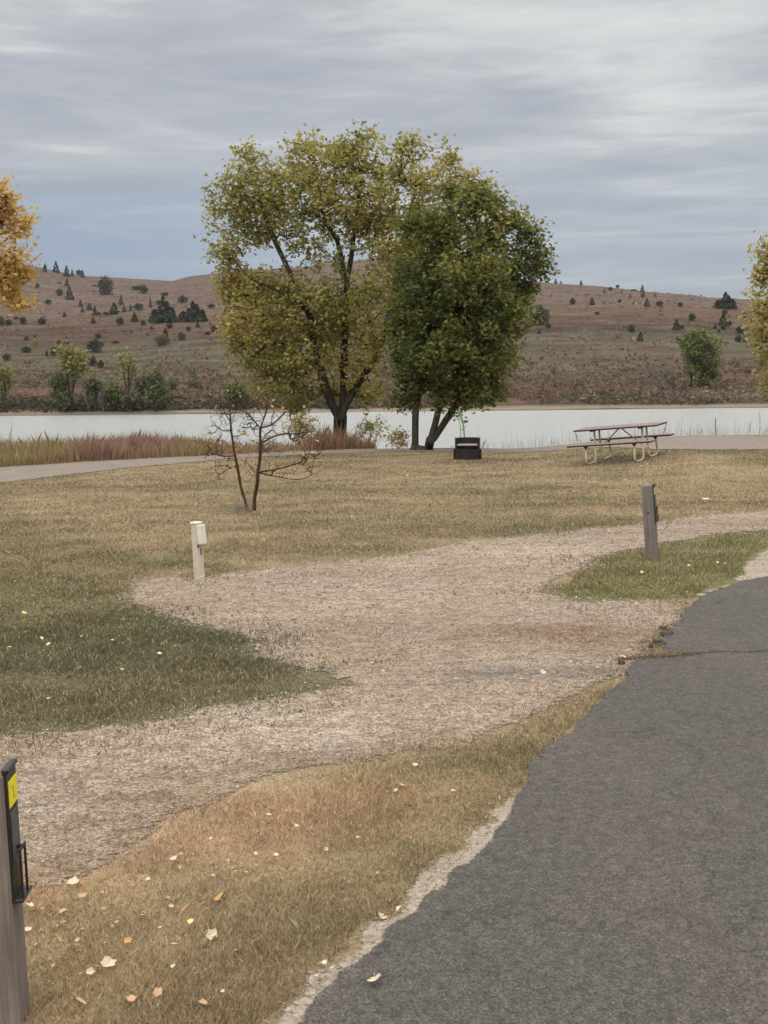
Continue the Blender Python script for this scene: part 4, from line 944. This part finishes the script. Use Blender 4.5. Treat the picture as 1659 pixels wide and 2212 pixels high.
def campsite_post(pos, h, w, d, rz, lean, wood, label, tagmat):
    root = empty('site_post', pos, rz); tag(root, label, 'post')
    root.rotation_mode = 'QUATERNION'
    root.rotation_quaternion = (Matrix.Rotation(lean[0], 3, 'Y') @ Matrix.Rotation(lean[1], 3, 'X') @ Matrix.Rotation(rz, 3, 'Z')).to_quaternion()
    post_body(wood, w, d, h, .014, root)
    x = w/2
    m = MB(); m.box((x+.004, 0, h-.20), (.008, d*.86, .385), bev=.002); m.box((x+.005, 0, h-.0), (.02, d*.9, .014), bev=.003)
    pl = m.build('holder_plate', M['black_plastic'], root)
    m = MB(); m.box((x+.0095, .0, h-.075), (.004, d*.70, .078), bev=.001); lb = m.build('site_label', tagmat, root)
    m = MB(); m.box((x+.0095, .0, h-.205), (.003, d*.66, .15), bev=.001); m.build('tag_card', M['grey_label'], root)
    m = MB()
    fx = x+.026
    m.box((x+.014, 0, h-.245), (.028, .010, .008)); m.box((x+.015, 0, h-.395), (.038, d*.84, .010), bev=.002)
    for s in (-1, 1): m.box((fx, s*d*.22, h-.318), (.006, .012, .15), bev=.002)
    m.box((fx, 0, h-.248), (.006, d*.5, .012), bev=.002)
    m.build('tag_clip', M['black_plastic'], root)
    return root, lb
# near post at the left edge
lp = at_depth(30, 2200, 3.42); lp.z = 0
pr = hit(44, 2228); rzL = R(3.8)
W_ = .125
cpos = Vector((pr.x, pr.y, 0))-Matrix.Rotation(rzL, 3, 'Z') @ Vector((W_/2, -W_/2, 0))
rootL, lbL = campsite_post(cpos, .79, W_, W_, rzL, (R(-1.2), R(0)), M['weathered'], 'weathered wooden post with black tag holder and yellow label, cut by the left edge', M['yellow'])
m = MB(); x = W_/2+.0122; zt = .79-.075
for bx_ in ((0, .020, .024, .004), (0, -.020, .024, .004)): pass
m.box((x, 0, zt), (.0012, .003, .04)); m.box((x, -.011, zt+.019), (.0012, .022, .003)); m.box((x, .009, zt-.02), (.0012, .018, .003))
M['dark_yellow'] = plain('faded_print', (.45, .38, .02), .7)
m.build('print', M['dark_yellow'], lbL)
# leaning post on the right island
pr = hit(1409, 1206)
rootR, _ = campsite_post(Vector((pr.x, pr.y, 0)), .80, .118, .118, R(-25), (R(-4.2), R(0)), M['grey_wood'], 'dark grey wooden post leaning left on the green grass island', plain('faded_olive_label', (.36, .34, .20), .6))
m = MB()
m.tube([(-.0, -.0605, .50), (-.0, -.056, .50)], .012, 8); m.build('knot', M['black_plastic'], rootR)
# white utility post
pr = hit(431, 1253); wp = empty('utility_post', pr, R(-36)); tag(wp, 'short cream-white utility post with a hinged box at the edge of the gravel', 'post')
wp.rotation_mode = 'QUATERNION'; wp.rotation_quaternion = (Matrix.Rotation(R(-1.8), 3, 'Y') @ Matrix.Rotation(R(-36), 3, 'Z')).to_quaternion()
post_body(M['cream'], .078, .078, .555, .002, wp)
m = MB(); m.box((.0, 0, .566), (.092, .092, .024), bev=.006); m.build('cap', M['cream_box'], wp)
m = MB(); Mr = Matrix.Rotation(R(-4), 3, 'Y'); m.box((.066, 0, .455), (.048, .085, .19), Mr, bev=.006); bx2 = m.build('meter_box', M['cream_box'], wp)
m = MB(); m.box((.04, -.03, .342), (.004, .02, .03)); m.box((.0405, .005, .285), (.004, .018, .07), bev=.001); m.build('slot', M['grey_label'], wp)
m = MB(); m.box((.045, .0, .02), (.02, .05, .05), bev=.004); m.build('foot_block', M['cream'], wp)
# low marker stump in the tall grass, marker pole at right shore
sp_ = at_depth(271, 995, 30.2); sp_.z = float(near_h(sp_.x, 30.2))
m = MB(); m.box((sp_.x+.03, sp_.y, sp_.z+.14), (.09, .09, .36), bev=.01); m.box((sp_.x-.09, sp_.y, sp_.z+.1), (.05, .06, .22), bev=.008)
tag(m.build('wooden_stake', M['weathered']), 'short brown wooden stake in the tall grass beside the path', 'stake')
pb = at_depth(1545, 945, 33.); pz = float(near_h(pb.x, 33.)); ptop = at_depth(1545, 903, 33.)
m = MB(); m.tube([(pb.x, 33., pz-.1), (pb.x, 33., ptop.z)], .014, 7); tag(m.build('marker_pole', M['grey_wood']), 'thin grey pole standing at the water edge right of the picnic table', 'pole')
q = hit(1258, 850); m = MB(); m.tube([q-Vector((0, 0, .2)), q+Vector((.05, 0, 1.0)), q+Vector((0, 0, 1.9))], [.16, .13, .1], 7); tag(m.build('dead_snag', M['bark']), 'short dead trunk in the scrub on the far right shore', 'stump')
q = hit(1524, 1081); m = MB(); m.box(q+Vector((0, 0, .02)), (.11, .05, .035), Matrix.Rotation(R(12), 3, 'Z'), .004); tag(m.build('scrap_of_litter', plain('white_card', (.8, .78, .75), .6, .05)), 'small white scrap lying on the lawn right of the leaning post', 'litter')
# ---------------------------------------------------------------- fallen leaves
def fleaf(seed, mat):
    r = random.Random(seed); n = 12; vs = [(0, 0, .006)]; bend = r.uniform(.7, 2.0)
    for i in range(n):
        a = 2*math.pi*i/n; rad = .5*(1-.30*math.cos(a)**2*(1 if math.cos(a) < 0 else 0))*(1+.18*math.cos(a*5+seed)); x = rad*math.cos(a)*1.1; y = rad*math.sin(a)*.85
        vs.append((x, y, .006+bend*(abs(y)**1.6)*.55+bend*.35*max(0, x)**2))
    fs = [(0, i+1, (i+1) % n+1) for i in range(n)]
    k = len(vs); vs += [(-.4, .015, .03), (-.85, .03, .07), (-.85, -.0, .07), (-.4, -.015, .03)]; fs.append((k, k+1, k+2, k+3))
    me = bpy.data.meshes.new('fallen_leaf'); me.from_pydata(vs, [], fs); me.materials.append(mat); return me
LM = {'pale': plain('pale_dry_leaf', (.52, .43, .30), .7, .2, .3, 6), 'orange': plain('orange_dry_leaf', (.42, .235, .085), .7, .2, .3, 6), 'tan': plain('tan_dry_leaf', (.42, .27, .15), .7, .2, .3, 6), 'yellow': plain('yellow_dry_leaf', (.60, .50, .20), .7, .2, .3, 6)}
FM = {(c, s): fleaf(s*5+1, LM[c]) for c in LM for s in range(3)}
def leaf(px, py, wpx, c, label, group=None, dz=.03):
    p = hit(px, py); o = bpy.data.objects.new('fallen_leaf', FM[(c, random.randrange(3))]); C.objects.link(o)
    s = .72*wpx*(p-Vector((0, 0, CAMH))).length/FPX
    o.location = p+Vector((0, 0, dz)); o.scale = (s, s, s); o.rotation_euler = (random.uniform(-.4, .8), random.uniform(-.4, .4), random.uniform(0, 6.28)); tag(o, label, 'leaf', group)
z3 = lambda x, y: (x/2.16, 1590.8+y/2.16); z4 = lambda x, y: (658+x/2.749, 1590.8+y/2.749)
gS = ('scrap of dry pale leaf half sunk in the foreground verge grass', 'leaf scraps in the foreground verge')
rl = random.Random(12); nl = 0
while nl < 46:
    px_, py_ = rl.uniform(60, 1000), rl.uniform(1700, 2200); q = hit(px_, py_)
    if py_ < 2230-px_*.62 and inside(np.array([q.xy]), gravel_poly)[0] == False and not inside(np.array([q.xy]), road_poly)[0] and py_ > 1960-px_*.33:
        leaf(px_, py_, rl.uniform(8, 17), rl.choice(['pale', 'tan', 'tan', 'orange']), *gS, dz=.02); nl += 1
gV = ('pale dry leaf lying in the brown foreground verge grass', 'pale leaves on the foreground verge')
for x, y, w in [(810,605,26),(690,700,14),(340,715,36),(140,828,26),(670,870,18),(750,930,16),(135,937,22),(820,1010,24),(1105,1040,24),(500,1105,44),(810,1112,18),(920,1145,14),(1520,560,14),(1255,395,14),(1195,580,12),(1350,545,10),(1040,1230,14),(985,965,34),(735,612,14),(420,1140,24),(1475,1160,14)]: leaf(*z3(x, y), w, 'pale', *gV)
for x, y, w in [(885,120,16),(890,360,20),(130,710,14),(540,357,14),(560,1072,20),(120,1398,20),(175,1425,18),(315,640,12),(75,1478,14)]: leaf(*z4(x, y), w, 'pale', *gV)
for x, y, w in [(915,695,18),(600,990,26)]: leaf(*z3(x, y), w, 'orange', 'orange leaf in the brown foreground verge grass', 'orange leaves on the foreground verge')
leaf(*z3(1040,785), 44, 'orange', 'large orange leaf amid the middle of the foreground verge')
for x, y, w in [(300,855,26),(615,1270,32),(735,1240,30),(370,1290,44),(950,1290,26),(345,1015,26),(380,780,22)]: leaf(*z3(x, y), w, 'tan', 'tan dry leaf lying in the foreground verge grass', 'tan leaves on the foreground verge')
leaf(*z3(890,905), 22, 'yellow', 'small yellow leaf left of centre in the foreground verge')
leaf(*z4(655,205), 18, 'pale', 'round pale leaf where the verge meets the gravel'); leaf(*z4(570,325), 28, 'orange', 'orange leaf near the gravel at the top of the verge'); leaf(*z4(455,850), 34, 'orange', 'broad orange leaf in the verge close to the asphalt edge')
leaf(*z4(455,1090), 34, 'pale', 'large pale leaf on the sandy edge of the asphalt', dz=.01); leaf(*z4(420,1500), 48, 'pale', 'big curled cream leaf lying alone on the asphalt', dz=.034)
for x, y, w in [(65,1165,60),(130,1140,40),(300,1060,34),(335,1120,44),(600,1140,38),(665,1080,54),(800,1010,48),(830,1050,40),(925,930,44),(750,870,54),(585,1005,40),(1130,1015,44),(1220,1025,44),(380,845,36),(300,900,44)]: leaf(1316.5+x/4.849, 1014.8+y/4.849, w/4.3, 'yellow', 'pale yellow leaf on the green grass island round the leaning post', 'leaves on the right grass island', dz=.045)
for x, y, w in [(45,475,30),(25,548,30),(245,460,28),(210,430,26),(275,415,20),(410,420,22),(650,440,20),(800,508,30),(1090,413,18),(565,440,20),(120,300,34)]: leaf(x/2.326, 1206.8+y/2.326, w/2.1, 'yellow', 'pale yellow leaf on the left green grass patch', 'leaves on the left grass patch', dz=.045)
for x, y, w in [(575,572,24),(615,590,30),(680,590,30),(470,590,40),(550,660,34),(990,693,20),(245,740,30)]: leaf(x/2.326, 1206.8+y/2.326, w/2.1, 'tan', 'tan leaf in the worn lower part of the left grass patch', 'tan leaves on the left grass patch', dz=.045)
for x, y, w, g in [(389,1241,10,'pale dry leaf on the gravel edge left of the white post'),(1400,1162,7,'tiny pale leaf on the gravel left of the leaning post'),(1172,1456,22,'long pale leaf on the dark gravel at the drive mouth'),(1345,1424,22,'pale leaf at the broken asphalt edge beside the crack')]: leaf(x, y, w, 'pale', g, dz=.012)
for x, y in [(880,1030),(1100,1045),(1240,1065),(655,1000),(640,1010),(1405,985),(1350,1040),(300,1085),(760,1120)]: leaf(x, y, 7, 'pale', 'pale leaf on the dry lawn between gravel and lake', 'leaves on the dry lawn')
# broken asphalt lumps at the road edge
for x, y, s in [(1434,1362,.045),(1438,1374,.06),(1420,1392,.035),(1342,1437,.03),(1405,1402,.025)]:
    q = hit(x, y); r = random.Random(x); m = MB(); vs = []
    for a in range(7):
        an = a*2*math.pi/7; vs.append((s*math.cos(an)*r.uniform(.6, 1.1), s*math.sin(an)*r.uniform(.5, .9), 0))
    vs += [(v[0]*.75, v[1]*.75, .03*r.uniform(.7, 1.2)) for v in vs]; m.add([Vector(v)+q+Vector((0, 0, .006)) for v in vs], [(k, (k+1) % 7, (k+1) % 7+7, k+7) for k in range(7)]+[tuple(range(7, 14))])
    tag(m.build('asphalt_lump', M['lump']), 'dark broken lump of asphalt at the ragged road edge', 'rubble', 'broken asphalt lumps at the road edge')

tick('sky and light')
# ---------------------------------------------------------------- sky and light
w = bpy.data.worlds.new('World'); scene.world = w; w.use_nodes = True
class WT(NT):
    def __init__(s): s.t = w.node_tree; s.t.nodes.clear(); s.out = s.t.nodes.new('ShaderNodeOutputWorld')
t = WT()
SE, SR = R(38), R(200)
sky = t.n('ShaderNodeTexSky', sky_type='NISHITA'); sky.sun_disc = False; sky.sun_elevation = SE; sky.sun_rotation = SR; sky.air_density = 1.2; sky.dust_density = 1.5
g = t.n('ShaderNodeTexCoord').outputs['Generated']; xyz = t.n('ShaderNodeSeparateXYZ', {0: g}).outputs
zc_ = t.math('MAXIMUM', xyz[2], 0.0)
lg = t.math('LOGARITHM', t.math('ADD', zc_, .10), math.e)
def cv(ax, ay, b, sl): return t.n('ShaderNodeCombineXYZ', {0: t.math('MULTIPLY', xyz[0], ax), 1: t.math('MULTIPLY', xyz[1], ay), 2: t.math('ADD', t.math('MULTIPLY', lg, b), t.math('MULTIPLY', xyz[0], sl))}).outputs[0]
n1 = t.noise(cv(3.3, 1.6, 7.0, .7), 1.0, 5, .52, .35); n2 = t.noise(cv(8, 3, 19, -1.0), 1.0, 5, .6, .7); n3 = t.noise(cv(16, 8, 34, 2.0), 1.0, 4, .6, .5)
f = t.math('ADD', t.math('ADD', t.math('MULTIPLY', n1, .66), t.math('MULTIPLY', n2, .28)), t.math('MULTIPLY', n3, .06))
cl = t.ramp(f, [(.35, (.425, .45, .51)), (.45, (.48, .505, .56)), (.52, (.56, .585, .62)), (.58, (.68, .70, .705)), (.66, (.79, .80, .785))])
# clear blue-grey gap low on the left
gap = t.math('MULTIPLY', t.ramp(xyz[2], [(.02, .8), (.115, 1), (.135, .9), (.185, 0)]), t.ramp(t.math('ADD', t.math('MULTIPLY', xyz[0], 1.0), .5), [(.28, 1), (.36, .85), (.52, .4), (.75, .3)]))
gap = t.math('MULTIPLY', gap, t.ramp(n2, [(.3, 1), (.7, .8)]))
cl = t.mix(gap, cl, (.33, .415, .545))
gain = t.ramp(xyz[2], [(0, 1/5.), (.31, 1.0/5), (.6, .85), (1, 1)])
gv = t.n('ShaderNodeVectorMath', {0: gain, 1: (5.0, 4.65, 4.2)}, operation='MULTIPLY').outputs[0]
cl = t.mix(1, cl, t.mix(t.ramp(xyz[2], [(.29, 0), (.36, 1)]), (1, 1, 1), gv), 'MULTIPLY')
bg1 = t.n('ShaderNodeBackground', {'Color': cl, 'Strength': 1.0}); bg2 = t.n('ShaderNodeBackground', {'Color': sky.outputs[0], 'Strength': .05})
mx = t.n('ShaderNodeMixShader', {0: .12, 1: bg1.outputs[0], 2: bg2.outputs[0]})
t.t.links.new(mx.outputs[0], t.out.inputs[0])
ld = bpy.data.lights.new('sun', 'SUN'); ld.energy = 1.0; ld.angle = R(18); ld.color = (1, .96, .9); lo = bpy.data.objects.new('sun', ld); C.objects.link(lo)
# nishita: rotation measured clockwise from +Y
sd = Vector((math.sin(SR)*math.cos(SE), math.cos(SR)*math.cos(SE), math.sin(SE))); lo.rotation_euler = sd.to_track_quat('Z', 'Y').to_euler()
# ---------------------------------------------------------------- air
USE_HAZE = True
if USE_HAZE:
    m = MB(); m.box((0, 340, 20), (1300, 800, 130)); t = NT('haze_air')
    pv = t.n('ShaderNodeVolumePrincipled', {'Color': (.80, .86, .95, 1), 'Density': .00011, 'Anisotropy': .2}); t.t.links.new(pv.outputs[0], t.out.inputs['Volume'])
    o = m.build('haze', t.m); tag(o, kind='stuff')
scene.view_settings.view_transform = 'Standard'; scene.view_settings.look = 'None'; scene.view_settings.exposure = 0; scene.view_settings.gamma = 1
scene.cycles.max_bounces = 6; scene.cycles.transparent_max_bounces = 8
